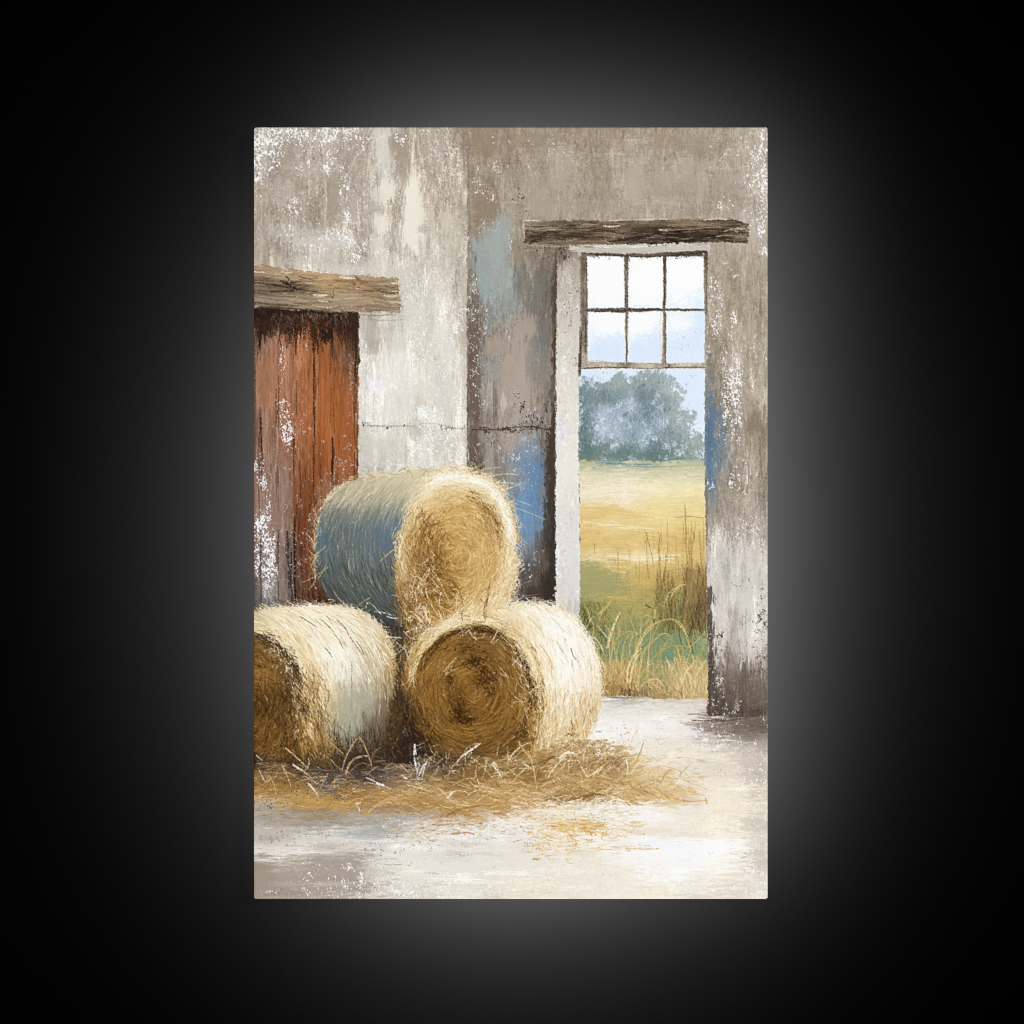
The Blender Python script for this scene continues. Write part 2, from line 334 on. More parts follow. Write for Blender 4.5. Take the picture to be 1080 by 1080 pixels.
flecks('350,256,32,9,.45;372,286,34,5,.4;425,400,26,18,.25;455,360,14,24,.3', (240, 238, 232), .8, left)
# crust and chips
flecks("""278,145,14,14,.8;272,160,8,22,.8;288,150,14,20,.75;310,142,14,10,.8;322,146,12,9,.75;345,142,14,12,.7;375,142,16,9,.6;288,172,8,12,.6;270,186,7,6,.7;345,178,7,7,.75;327,170,6,6,.6;316,180,7,8,.45;362,195,5,20,.6;270,195,8,10,.5;310,218,6,9,.65;366,230,5,10,.85;352,250,14,10,.7;365,250,12,10,.75;375,272,6,6,.85;374,250,7,9,.6;380,258,8,12,.5;302,240,8,14,.4;330,268,8,8,.35;403,266,10,6,.5;423,145,8,8,.5;380,155,5,12,.45;358,150,6,14,.5;350,165,6,12,.5""", (246, 245, 243))
flecks("""476,160,9,9,.6;470,172,10,16,.45;480,175,8,14,.45;455,145,7,14,.45;466,190,8,14,.35;446,143,6,12,.4;493,255,5,10,.5;497,300,5,14,.5;499,330,6,14,.55""", (226, 220, 210))
flecks("""525,176,8,8,.55;503,195,7,9,.5;511,200,6,7,.5;517,208,6,8,.4;558,150,12,4,.35;527,148,18,4,.25;590,150,14,6,.3;536,215,7,6,.4;515,240,12,7,.4;540,250,5,9,.45;540,265,5,5,.5;555,185,10,10,.25;598,165,12,14,.3;502,178,5,10,.35""", (214, 207, 198))
flecks("""805,150,6,16,.7;800,175,10,16,.55;802,188,10,12,.75;803,200,9,10,.75;806,215,6,12,.65;798,170,12,20,.4;792,195,9,9,.45;803,235,6,22,.6;806,265,5,6,.9;785,190,8,10,.35;790,150,12,12,.35;770,160,16,10,.2;760,215,10,8,.3;766,278,4,3,.6;776,288,4,5,.5;790,235,6,12,.4""", (246, 244, 242))
flecks("""454,445,12,12,.65;447,435,9,8,.8;462,440,8,12,.6;448,470,12,14,.6;455,480,10,12,.55;480,480,10,14,.5;475,472,10,14,.45;388,370,7,9,.5;383,365,5,8,.6;455,345,14,26,.3;470,340,14,40,.35;464,395,12,22,.3;485,328,8,6,.5;488,340,4,10,.5;448,330,8,30,.3;440,385,8,20,.25""", (244, 244, 241))
flecks("""501,322,5,18,.65;503,350,6,14,.4;500,365,5,14,.45;503,385,5,16,.5;512,325,8,8,.4;501,312,5,10,.55;510,345,7,10,.35;536,337,4,3,.5;537,352,2,7,.7;505,400,8,14,.35;515,430,8,14,.3;501,425,5,10,.25;560,437,9,8,.5;565,445,8,5,.5;545,420,4,10,.3;508,375,7,10,.4;502,480,5,12,.35;527,465,6,14,.3;540,478,10,14,.3""", (206, 203, 198))
flecks("""552,475,8,12,.45;562,478,6,14,.4;560,500,6,8,.4;545,490,8,12,.35;555,515,9,9,.25;560,590,10,14,.35;548,600,9,14,.4""", (190, 200, 210))
flecks("""545,424,3,8,.75;550,430,4,7,.8;560,441,9,6,.7;573,442,6,8,.65;577,430,4,14,.5;534,460,5,10,.5;522,466,8,4,.5;577,465,6,20,.6;575,490,5,18,.5;576,550,5,18,.5;578,520,5,20,.5;547,204,6,9,.5;543,213,6,7,.4;562,230,14,7,.3;570,265,8,10,.35;545,340,4,6,.25""", (74, 67, 58))
# dark upright edge beside the jamb, cracks
put(field("584,265,110,96,82;584,310,85,72,60;584,345,96,82,70;583,380,82,68,56;584,420,112,100,88;584,430,72,60,52;584,452,70,60,52;584,500,72,64,55;583,560,66,57,50;583,640,60,52,46", 1, 1, wv),
    poly([(582.5, 262), (587.5, 262), (586.5, 400), (586.5, 420), (586.5, 640), (579, 640), (579, 470), (582, 400), (581, 370), (583, 300)], 1.6, 1.2, (3, 9), 61)*.85)
curve_stroke("""470,450.5,485,452,500,452.5,1,120,108,96,.7;498,453,520,453,545,450,1.3,62,54,46;540,451,555,450,566,450.5,1.3,66,58,50;560,450,575,452.5,585,452,1.2,60,52,46;505,452,512,451,518,453,1.6,70,62,54,.8;525,454,535,453,540,453,1.8,50,44,38,.8;380,448.5,400,449,436,449.5,.9,138,128,115,.75;384,451,400,450,418,450,.8,150,140,127,.6;436,449.5,455,446.5,478,452,.8,150,140,128,.6;440,460,470,452,490,453,.7,170,160,148,.6;382,444,388,447,392,450,1,120,110,98,.6""")
flecks("385,448,7,4,.7;410,450,16,3,.55;530,453,26,4,.7;560,451,20,4,.7;576,454,8,8,.6;470,451,16,3,.5", (66, 58, 50), .8)
curve_stroke("493,140,493.5,220,494,290,.8,118,105,90,.45;494,180,495.5,235,495,262,.7,100,88,75,.6;493,300,493,360,493,420,1,98,86,74,.6;493,420,493,460,493,492,1.1,84,73,63,.7;496,345,497,380,496,440,2,108,95,82,.5;483,328,488,326,493,327,1,236,233,226;493,326,490,335,486,345,.7,226,222,212,.7;521,400,520.5,425,520,448,.7,104,94,84,.5;523.5,400,523,425,524,447,.7,98,88,78,.45;519,405,519,430,518.5,446,.7,190,184,174,.6")
# blue rubbed onto the right hand pier
dabs("""748,440,4,30,98,122,144,.85;753,455,8,24,104,126,146,.8;750,480,6,22,100,126,150,.85;758,470,6,20,112,128,138,.6;749,415,4,16,118,130,138,.7;750,500,4,14,110,130,150,.8;761,446,4,10,120,128,132,.5;763,480,4,16,124,130,132,.5;752,525,4,10,130,138,146,.5;749,400,3,12,140,140,138,.5""", 'v', .85, .55)
flecks("750,460,8,36,.5;757,475,8,24,.45;752,510,6,14,.45;755,525,5,12,.35;749,430,5,26,.4", (92, 128, 168), .8)
flecks("755,470,9,34,.52;760,490,7,24,.55;748,450,5,34,.4;760,440,7,14,.5;752,415,6,14,.5", (168, 154, 138), .85)
flecks("""776,402,8,16,.85;774,408,7,9,.95;770,425,9,16,.8;772,440,8,12,.7;778,390,6,10,.7;774,340,4,12,.75;771,352,5,7,.6;777,375,5,8,.6;780,430,5,20,.6;764,400,4,12,.5;772,460,10,10,.4;753,320,4,10,.55;759,318,4,16,.6;755,345,5,12,.5;763,378,5,14,.5;751,300,4,16,.5;757,300,5,12,.5;772,510,3,14,.6;779,517,4,9,.6;783,520,5,10,.35;800,370,10,12,.3;798,400,8,14,.25;782,490,8,10,.3;750,510,4,8,.5;795,505,10,10,.25""", (247, 246, 245))
flecks("""795,555,14,14,.5;780,575,14,16,.45;800,575,10,14,.45;760,570,12,16,.45;755,590,10,18,.5;765,610,14,16,.5;750,600,5,16,.7;749,620,4,12,.8;752,645,5,10,.8;758,650,6,20,.5;800,600,12,20,.45;790,650,12,20,.35;765,700,9,14,.4;758,730,5,14,.65;756,720,6,20,.4;772,690,10,22,.35;787,690,10,14,.3;795,715,9,10,.3;757,745,8,8,.4;775,745,6,10,.35;800,545,10,8,.4""", (226, 223, 218))
dabs("""797,448,12,9,138,125,110,.6;780,605,26,26,208,203,196,.75;782,635,24,26,208,203,196,.7;793,660,14,34,214,209,202,.8;760,600,10,40,212,207,201,.7;758,680,5,16,208,203,196,.6;762,590,14,14,198,193,186,.5;790,600,16,22,206,201,194,.6;765,640,10,20,212,207,201,.6;795,655,11,30,213,208,201,.7;790,690,8,14,208,203,196,.5;775,655,7,14,168,158,149,.6;773,680,6,16,172,163,154,.5;760,675,7,14,214,209,203,.5;752,660,3,16,216,212,207,.5""", 'v', .7, .5)
flecks("""805,640,5,16,.55;803,665,7,22,.55;806,690,5,16,.5;800,680,9,14,.35;801,700,8,14,.5;760,670,5,4,.8;757,668,3,5,.7;759,690,3,16,.6;785,655,8,7,.3;783,615,8,5,.4;795,620,6,5,.35;795,652,4,3,.4;770,610,4,8,.3;785,710,10,14,.4;773,730,9,18,.35""", (96, 84, 74))
dabs("""749,630,3.5,8,84,74,66,.8;748,655,3,14,80,70,62,.85;750,690,4.5,30,84,74,65,.9;750,730,5.5,28,86,76,67,.9;760,742,12,14,86,76,67,.8;780,738,16,14,100,89,79,.6;798,742,12,14,104,93,83,.6;775,725,10,12,105,94,84,.5;785,712,7,14,104,93,83,.6;770,710,6,22,118,108,98,.5;800,728,9,12,118,107,96,.5;790,752,20,5,86,76,67,.7""", 'v', .85, .55)
flecks("752,700,6,40,.35;758,725,5,24,.5;756,745,10,9,.35;772,748,10,9,.35", (206, 202, 196), .85)
curve_stroke("746.5,620,746.5,690,746,755,1,66,57,50,.7;775,752,795,750,812,746,1.6,74,65,57,.7;790,745,800,742,812,738,1.2,140,130,120,.5")
scumble(ar*(XX > 749), 2200, math.pi/2, 7, 1.0, 7, 53, alpha=.5, jit=3)
swaths(ar, 90, 407, (746, 262, 810, 700), rx=(2, 6), ry=(8, 34), d=(7, 20), up=.55)
swaths(ar, 40, 408, (748, 560, 810, 750), rx=(2, 5), ry=(7, 24), d=(8, 24), up=.5)
grain(ar, 12, 10, seed=370)
part('painted_pier', poly([(746, 257), (812, 257), (812, 757), (746, 756)], .5))

# ---------------- white door jamb
jamb = [(587, 262), (600, 258), (613, 262), (613.5, 300), (612, 345), (611, 400), (610.5, 470), (612, 560), (612.5, 640), (613, 662), (586, 645), (586, 500), (586, 420), (587, 330)]
aj = poly(jamb, 1.2, .55, (1.6, 4), 71)
put(field("593,268,124,110,96;605,268,152,140,126;600,280,178,168,155;600,300,192,184,172;600,330,200,193,182;600,360,212,206,196;600,400,220,215,206;600,430,226,222,211;600,470,230,226,216;600,510,230,227,219;600,545,222,219,213;600,580,222,221,218;600,612,218,216,212;593,635,222,216,206;606,645,200,196,190;590,460,222,222,226;611,430,214,208,196", 1, 1, wv), aj)
flecks("598,285,10,20,.55;604,300,7,20,.6;596,320,9,24,.5;606,320,6,18,.55;598,360,10,30,.45;606,345,5,12,.5;600,400,12,40,.4;600,450,12,40,.35", (240, 237, 231), .85, aj)
flecks("595,270,8,7,.6;592,280,6,10,.4;603,285,6,16,.3;596,310,9,8,.3;608,300,4,16,.35;600,340,10,20,.2;606,380,6,16,.3", (96, 82, 68), .8, aj)
flecks("588,590,3,18,.6;587,640,3,14,.6;611,590,3,40,.4;588,540,3,30,.4;611,470,2.5,40,.4", (250, 250, 250), .9)
scumble(aj*(XX > 590)*(XX < 609), 900, math.pi/2, 7, 1, 5, 55, alpha=.5, jit=2)
grain(aj, 14, 16, seed=380)
curve_stroke("612.5,264,613,300,612.5,330,1.4,92,76,62,.8;611.5,345,611.5,370,611,398,1.6,86,72,58,.85;611,372,610.5,385,610.5,397,2.2,78,64,52,.9;587,270,587,290,587,312,1.2,70,58,48,.8;586,345,585.5,365,585,388,1.6,64,52,42,.8;586,412,586.5,425,586,440,1.4,58,48,40,.8")
part('painted_door_jamb', poly(jamb, .5))

# ---------------- the old plank door
door = [(260, 322), (379, 328), (378.5, 400), (377.5, 500), (376, 530), (372, 660), (260, 660)]
ad = poly(door, 1.2, .5, (3, 6), 81)
DO = """275,345,120,88,70;290,360,150,106,82;275,400,160,112,85;290,400,168,116,86;305,370,165,108,75;320,360,160,95,55;340,360,150,90,50;360,360,125,80,50;370,372,95,70,55;300,420,165,110,80;320,410,168,105,70;340,410,165,100,60;360,410,155,92,52;374,415,152,92,58;
280,440,150,110,88;275,470,135,98,78;300,450,150,100,75;320,450,162,98,60;345,445,170,102,58;365,445,160,92,50;290,475,145,105,82;310,475,150,95,62;335,475,160,93,50;365,470,158,92,50;
285,500,150,115,98;300,500,150,118,100;320,500,135,80,45;345,500,130,75,40;370,495,145,85,50;285,530,150,120,102;300,540,150,120,104;320,530,125,72,42;340,525,150,105,78;335,545,120,68,40;325,570,115,66,42;290,570,148,124,110;318,590,120,72,48;330,590,110,66,42;300,590,135,112,100;308,590,75,65,58;280,590,150,140,132;
320,620,105,62,40;330,625,85,52,38;300,625,140,125,114;285,625,150,142,135;272,610,110,85,70;275,640,90,84,80;308,625,55,46,42;300,635,100,92,86"""
put(field(DO, 1, 2.2, warp(2.2, 12, 1.7, 12, 15))*np.array([1.03, 1.07, 1.12], np.float32), ad)
swaths(ad, 60, 409, (268, 335, 378, 640), rx=(1.2, 3.5), ry=(12, 46), d=(9, 26), up=.45, warm=(1, .85, .75))
shade((noise(1.0, 14, 83, 2)*8+noise(2.5, 30, 85, 2)*5)*ad)
_l = C.mean(2, keepdims=True); C[:] = C+(_l*np.array([1.08, 1.0, .94], np.float32)-C)*(.13*ad)[..., None]
def door_hairs(n, seed, dl, L):
    g = np.random.default_rng(seed)
    x, y = sample(ad, n, g)
    c = pick(C, x+g.normal(0, 1.5, n), y+g.normal(0, 9, n))+g.normal(0, dl, n)[:, None]*np.array([1, .8, .7])
    strokes(x, y, math.pi/2+g.normal(0, .05, n), g.uniform(.4, 1.4, n)*L, g.uniform(.6, 1.5, n), np.clip(c, 0, 255), 0, .8, ad, 4)
door_hairs(2600, 87, 10, 16)
grain(ad, 16, 16, 1.0, 7, 390)
dabs("""345,450,8,50,172,101,56,.5;345,400,6,30,168,102,60,.5;322,430,8,36,170,106,68,.5;292,395,8,40,172,120,90,.5;278,400,6,30,165,118,90,.5;362,450,8,40,164,94,50,.5;365,425,6,30,156,100,70,.4;318,535,9,40,128,74,44,.5;336,495,7,30,138,80,46,.5;300,530,8,40,152,122,106,.5;288,560,8,40,150,124,110,.5;342,520,6,14,156,116,92,.5;298,610,9,34,146,128,116,.5""", 'v', .5, .5, ad)
# dark strokes across the door top, below the lintel
g = np.random.default_rng(89)
n = 1100; x = g.uniform(268, 379, n); y = 329+np.abs(g.normal(0, 11, n))+4*np.sin(x*.21); L = g.uniform(6, 20, n)
strokes(x, y+2, math.pi/2+g.normal(0, .12, n), L, g.uniform(.8, 2, n), np.array([52, 38, 32])+g.normal(0, 9, n)[:, None]+g.random(n)[:, None]*np.array([22, 12, 6]), 0, .85, ad, 5)
put((46, 36, 32), poly([(266, 323), (380, 329), (380, 336), (352, 341), (345, 338), (320, 336), (300, 335), (290, 338), (266, 333)], 4, 2, (4, 6), 90)*ad*.85)
n = 260; x = g.uniform(285, 379, n); y = 331+np.abs(g.normal(0, 7, n))
strokes(x, y, math.pi/2+g.normal(0, .3, n), g.uniform(2, 7, n), .8, np.array([150, 126, 104])+g.normal(0, 16, n)[:, None], 0, .55, ad, 3)
dabs("345,354,6,6,48,36,30,.9;374,340,5,20,54,44,38,.7;330,348,3,10,62,46,36,.7;285,345,9,8,60,46,38,.6", 'n', .8, .5, ad)
curve_stroke("""275,340,274.5,356,273,372,2.2,40,32,28;271,345,271,360,271.5,375,1.4,70,54,44;312,340,312,358,312,374,2,42,32,28;350.5,345,350.5,360,350.5,376,1.5,52,38,30;331,350,331,400,331.5,460,1.5,52,36,28;331,430,331.5,450,331.5,462,1.3,42,30,25;350.5,461,351,478,350.5,500,2,42,32,27;275,440,275.5,455,276,470,2,60,46,40;276,468,278,490,279,505,1.4,80,58,46;310,458,310,476,310,500,1.7,58,40,32;293,395,294,420,291,445,1.8,120,72,46;291,350,293,370,292,395,1.4,150,96,60;330.5,346,330,360,330,372,1.2,74,52,40;365,345,366,370,366,385,1.1,90,60,42;374,340,376,360,376,378,2.4,56,46,40;377,445,377.5,470,377,505,1.8,84,56,46;370,350,372,380,374,400,1,100,72,56,.7;298,350,300,380,299,410,.9,190,140,110,.5;322,385,324,420,322,450,.8,196,140,106,.5;339,390,340,430,339,470,.9,186,120,80,.5;268.8,345,269,420,268.8,480,2,96,76,66,.8;316,486,317,530,315,560,1.4,92,56,36;331,486,331,515,332,535,1.2,80,48,32;350,486,350,496,349,502,1.6,36,30,26;310.5,545,310.5,575,311,605,2,40,32,28;311,590,311,615,312,640,2.2,44,34,30;303,560,304,590,305,622,3,62,54,48,.8;307,580,307,600,306,620,2,46,40,36;274,486,274,505,276,520,1.6,90,70,60;325,560,326,590,325,630,1,88,52,34,.8;338,500,339,530,336,560,1,96,58,38,.7;297,490,298,540,296,600,1,170,144,130,.5;288,500,289,560,288,600,1,120,92,78,.5""", ad)
flecks("""301,440,6,18,.6;302,455,8,14,.85;303,462,7,9,.95;299,435,6,18,.6;298,380,4,14,.6;306,475,4,8,.4;273,490,6,8,.8;277,505,4,12,.7;279,515,3,10,.75;283,540,4,16,.7;272,490,5,14,.6;275,555,7,14,.9;280,575,10,18,.85;284,595,9,18,.85;276,590,8,20,.75;284,620,7,14,.75;276,570,8,20,.8;290,580,5,16,.5""", (244, 243, 243), .95, ad)
flecks("""300,450,14,34,.3;320,440,8,20,.3;372,415,6,18,.4;371,400,5,26,.35;365,470,6,20,.25;366,490,12,8,.5;356,505,12,12,.5;362,515,10,10,.45;350,510,5,14,.4;335,550,7,30,.35;325,560,12,40,.25;322,360,4,14,.3;341,475,6,14,.25;310,570,5,16,.4;330,600,8,30,.3;305,600,8,20,.3;280,500,8,20,.3;300,545,10,30,.2;318,590,9,20,.25""", (190, 184, 182), .8, ad)
dabs("283,637,16,7,86,84,82,.6;272,625,6,10,110,106,102,.5;285,625,9,12,158,152,147,.4;345,640,20,8,58,42,34,.8;320,642,20,6,62,44,36,.7", 'n', .7, .5, ad)
g = np.random.default_rng(415); n = 70; x = g.choice([275, 293, 312, 331, 350.5, 374], n)+g.normal(0, 1.2, n); y = g.uniform(335, 640, n)
strokes(x, y, math.pi/2+g.normal(0, .03, n), g.uniform(14, 46, n), g.uniform(.8, 2.2, n), np.array([66, 46, 36])+g.normal(0, 10, n)[:, None], 0, .6, ad, 4)
part('painted_plank_door', poly(door, .5))

# ---------------- lintel over the door
lin = [(260, 278.5), (285, 281), (300, 284), (330, 287), (380, 291), (405, 293), (421, 294), (420, 302), (423, 315), (422, 330), (400, 329.5), (380, 329), (350, 329), (310, 326), (260, 323)]
al = poly(lin, 1.1, .8, (5, 2.5), 91)
LI = """272,282,165,140,110;285,288,172,145,114;300,290,168,142,110;320,291,180,152,118;340,292,184,154,119;360,296,180,150,114;380,295,172,146,116;410,297,165,144,118;275,292,120,104,88;290,296,150,128,104;275,302,128,112,94;300,302,104,88,74;312,304,80,66,55;330,302,180,151,115;350,300,186,156,118;372,298,170,138,102;385,303,142,118,92;405,303,150,126,100;275,315,148,134,114;290,318,146,130,110;310,315,160,142,118;340,312,168,148,122;370,312,172,152,124;400,312,172,150,122;415,315,166,146,118;300,323,126,112,94;270,321,110,98,84;350,324,142,124,102;400,326,150,134,114;380,320,166,146,118"""
put(field(LI, 1.8, .8, warp(9, 1.6, 12, 1.5, 17)), al)
shade((noise(16, 1.1, 93, 2)*8+noise(30, 2.6, 95, 2)*6)*al)
flecks('300,300,34,9,.42;340,316,60,4,.3;405,304,18,10,.35;280,318,30,6,.35', (70, 58, 50), .7, al, .9)
flecks('350,296,50,7,.3;330,312,70,8,.3;290,288,30,4,.3', (206, 188, 160), .6, al)
g = np.random.default_rng(97); n = 800; x, y = sample(al, n, g)
c = pick(C, x+g.normal(0, 9, n), y+g.normal(0, .9, n))+g.normal(0, 9, n)[:, None]
strokes(x, y, .07+g.normal(0, .06, n), g.uniform(6, 22, n), g.uniform(.6, 1.4, n), np.clip(c, 0, 255), 0, .8, al, 4)
n = 80; x, y = sample(al*(np.exp(-((XX-300)/26)**2-((YY-302)/7)**2)+.06), n, g)
strokes(x, y, .08+g.normal(0, .1, n), g.uniform(5, 20, n), g.uniform(.6, 1.4, n), np.array([66, 55, 48])+g.normal(0, 12, n)[:, None], 0, .6, al, 4)
curve_stroke("""268,298,285,300,305,303,1.6,52,44,38;295,296,305,300,314,306,3,48,40,35;285,308,300,307,318,305,2,58,48,42;300,291,305,295,300,298,2,90,74,60;268,309,290,312,312,313,1,100,86,72;268,319,290,321,316,323,1.3,84,72,60;270,323.5,300,325,330,327,1.5,64,54,46;330,327,350,329,378,330,1.6,84,72,60;375,291,380,296,388,298,2.4,132,96,62;372,298,384,306,400,306,2.2,128,94,62;398,306,410,309,422,308,1.6,80,68,56;405,301,412,303,421,302,1.2,92,80,66;400,314,410,316,421,314,1.2,124,106,86;340,316,360,315,385,314,1,198,180,152;320,312,335,309,350,311,1,110,92,74;330,322,345,324,356,322,1.6,196,176,146;384,326,400,327,422,326,1.1,120,106,90;351,308,352,311,350,314,1.4,70,60,50;416,294,420,300,421,305,1.2,210,196,174;268,287,290,289,305,291,.8,205,182,150,.7;310,288,340,290,376,294,.9,205,180,146,.7""", al)
curve_stroke("358,292,365,293,374,293.5,2.6,232,222,206;330,311,337,312,345,311,2.4,224,214,198;268,286.5,273,287,279,287,2,226,216,200;405,311.5,412,312.5,421,311.5,1.6,226,214,196;298,285,302,288,308,287,2,214,198,172;375,304,380,305,384,305,1.4,206,190,164;336,317,342,318,346,318,1.4,214,202,182", al)
flecks("303,286,6,5,.6;378,300,8,5,.4;415,298,6,6,.4;300,297,10,7,.35;360,325,20,3,.35;395,330,22,3,.5;412,333,14,3,.4", (216, 202, 178), .8)
curve_stroke("378,331,395,333,414,331,1.1,128,112,94,.8;385,337,405,338,425,337,1,150,138,122,.6;408,333,416,332,424,328,.8,158,146,130,.6;388,334,390,335,392,337,1.5,130,118,104,.6")
part('painted_lintel', poly(lin, .5))

# ---------------- lintel over the doorway
lin2 = [(553, 233.5), (560, 233), (600, 232.5), (640, 233), (660, 232), (700, 231.5), (740, 231.5), (770, 231), (780, 234), (790, 236), (789, 246), (788, 256), (760, 255.5), (740, 256), (700, 257), (660, 257.5), (630, 258), (600, 258.5), (570, 258), (553, 256.5), (554, 245)]
a2 = poly(lin2, 1.1, .7, (5, 2.2), 101)
put((205, 200, 190), poly([(600, 257), (745, 256), (749, 258), (750, 263.5), (745, 265), (690, 266), (620, 267), (600, 263)], 1.5, .9, (7, 2), 103))
put(field("610,260,150,136,122;640,261,206,206,196;680,261,208,207,196;720,260,205,200,186;745,260,170,158,142", 1, 1, wh), poly([(612, 259), (745, 257), (748, 262), (690, 265), (620, 266)], 1.5, .9, (7, 2), 104)*.8)
LJ = """562,236,142,124,104;565,241,150,132,112;600,235,118,100,82;640,235,122,106,88;680,237,98,84,70;720,235,140,122,100;760,234,112,98,82;780,238,96,84,70;560,246,96,80,66;590,246,66,54,45;620,246,80,66,54;650,248,128,110,90;680,245,80,66,54;710,246,58,46,38;740,246,78,66,54;770,246,88,76,64;558,254,82,68,56;580,254,120,106,90;610,254,132,116,96;640,253,112,96,78;680,253,82,68,55;710,253,52,43,36;740,252,72,60,50;770,253,86,74,62;785,250,118,104,88"""
put(field(LJ, 1.8, .8, warp(8, 1.3, 11, 1.3, 19)), a2)
shade((noise(14, 1.0, 105, 2)*10+noise(26, 2, 107, 2)*7)*a2)
flecks('590,247,40,5,.4;700,246,60,6,.4;765,247,26,8,.35;640,254,60,4,.3', (48, 38, 32), .7, a2)
flecks('640,237,70,4,.3;740,238,50,5,.35;600,254,40,3,.35', (176, 160, 138), .6, a2)
g = np.random.default_rng(109); n = 800; x, y = sample(a2, n, g)
c = pick(C, x+g.normal(0, 9, n), y+g.normal(0, .9, n))+g.normal(0, 10, n)[:, None]
strokes(x, y, -.03+g.normal(0, .07, n), g.uniform(6, 20, n), g.uniform(.6, 1.3, n), np.clip(c, 0, 255), 0, .8, a2, 4)
n = 90; x, y = sample(a2*np.exp(-((YY-247)/7)**2), n, g)
strokes(x, y, -.03+g.normal(0, .08, n), g.uniform(8, 28, n), g.uniform(.7, 1.6, n), np.array([52, 42, 36])+g.normal(0, 8, n)[:, None], 0, .8, a2, 4)
n = 60; x, y = sample(a2, n, g)
strokes(x, y, -.04+g.normal(0, .1, n), g.uniform(6, 20, n), .9, np.array([176, 158, 134])+g.normal(0, 16, n)[:, None], 0, .75, a2, 3)
curve_stroke("""640,233,660,232,704,231,1,214,206,194;552,234,556,232.5,570,233,1.2,222,214,202;552.5,236,552,242,553,248,1.1,220,212,200;636,238,645,239,654,238,1.8,224,214,198;702,243,735,241,760,239,1,170,152,126;640,255,665,252,690,247,1.4,46,36,30;556,256,580,255,600,254,1,150,136,118;560,256,562,254,566,255,3,46,38,32;655,231,650,233,648,235,1,208,200,186;742,232,760,231,772,232,1.4,206,196,180;695,242,700,243,704,243,2,212,210,208;706,237,745,237,750,235,1.4,150,130,104;560,242,600,244,640,246,.9,150,134,114,.7;760,236,772,232,784,237,1.4,78,66,56;764,244,778,241,789,244,1,180,166,146;755,250,770,248,788,250,1,172,158,138;765,254,776,255,788,256,1.5,62,52,45;552,262,590,263,606,266,.9,110,96,82,.6;556,258.5,590,260,612,258,.8,186,176,162,.7;604,258,615,261,628,263,1.1,110,96,82;612,259,620,262,635,261,1.2,226,222,212;628,266,650,264.5,664,262,1,150,140,124;625,260,660,261,690,259,1,236,236,230;690,263,715,261,748,259,1,232,226,212""")
flecks("595,268,9,5,.5;600,263,10,4,.5;570,262,18,3,.3;705,259,16,2.5,.5", (70, 58, 48), .8)
flecks("556,240,5,8,.4;780,246,9,9,.4;650,250,14,5,.3", (196, 182, 162), .8)
part('painted_lintel', poly(lin2, .5))
# ================================================================== through the doorway
op = [(616, 268), (744.5, 267), (744.3, 330), (743.5, 392), (743.5, 400), (743, 500), (745, 600), (746, 660), (746.5, 742), (600, 742), (612, 640), (612, 560), (610.5, 470), (611, 398), (611.5, 390), (616, 388)]
put((196, 190, 178), poly([(606, 262), (748, 259), (748, 268), (610, 270)], 1, .5, (6, 2), 112)*.8)
ao = poly(op, .9, .35, (1.6, 4), 111)
wo = warp(6, 1.8, 7, 1.8, 23)
SKY = """640,290,249,250,253;680,290,247,249,254;722,290,248,250,254;738,318,226,238,248;640,340,243,246,252;632,360,232,239,249;632,372,220,231,246;650,365,219,231,247;650,350,236,242,250;680,345,245,247,251;680,360,222,233,248;690,375,219,231,247;668,372,222,233,248;720,345,238,243,250;720,360,222,234,248;738,340,219,232,248;730,375,221,232,247;710,375,221,232,247;
620,396,214,228,243;650,394,219,232,247;700,396,219,231,247;735,396,218,231,246;735,420,219,231,246;738,440,218,230,244;738,455,224,233,243;715,400,217,230,244;700,440,208,222,236;650,440,208,222,236;620,440,200,215,230"""
FLD = """615,487,178,180,148;640,488,158,168,150;680,490,176,178,148;735,490,190,190,160;615,496,212,206,174;660,497,218,212,182;705,497,206,202,168;735,498,208,204,172;615,505,222,214,184;660,506,232,226,204;720,506,228,220,190;620,516,237,228,203;650,518,236,229,208;690,517,236,226,192;730,518,236,224,178;618,526,236,226,200;650,530,237,228,204;690,533,234,217,162;735,535,230,212,156;620,534,230,210,160;
640,536,224,196,136;618,545,220,190,126;655,544,224,200,142;700,545,234,216,158;735,550,226,204,142;640,552,234,216,168;690,556,230,208,150;620,556,224,200,142;620,562,216,188,122;670,567,218,190,126;720,570,212,183,120;620,577,216,188,124;660,580,218,191,128;630,589,228,212,168;670,587,234,218,176;690,588,236,222,184;720,587,218,190,128;700,580,216,188,124;650,600,210,184,120;690,600,212,184,118;
618,600,172,164,114;632,607,160,158,112;650,615,170,158,114;665,610,206,180,114;682,614,206,180,114;705,610,190,164,108;735,608,172,146,98;620,622,162,158,112;645,625,176,164,110;670,630,186,170,108;690,630,168,154,94;720,628,158,146,94;738,628,142,122,82;738,645,118,101,70;620,642,134,132,86;640,650,162,155,100;670,648,176,163,104;700,650,150,150,100;725,655,122,110,70;618,662,118,116,78;640,668,142,146,102;660,672,128,146,110;690,672,124,147,114;720,676,134,144,104;742,672,152,162,118;640,684,126,140,108;665,692,128,150,120;700,692,120,145,115;735,688,142,156,116;640,702,192,166,110;665,706,180,166,116;700,706,150,150,110;730,706,190,165,110;635,720,196,161,102;660,722,186,151,96;690,725,176,146,96;720,722,206,172,115;740,720,206,172,115;640,733,150,120,78;665,735,132,106,72;700,733,186,155,105;735,733,196,166,112"""
put(field(SKY, 1.6, 1, warp(4, 3, 4, 4, 25)), ao)
put(field(FLD, 1.8, .8, wo), ao*sstep(484, 487, YY+noise(5, 2, 27, 2)))
shade((noise(9, 1.2, 113, 2)*3)*ao*(YY > 486))
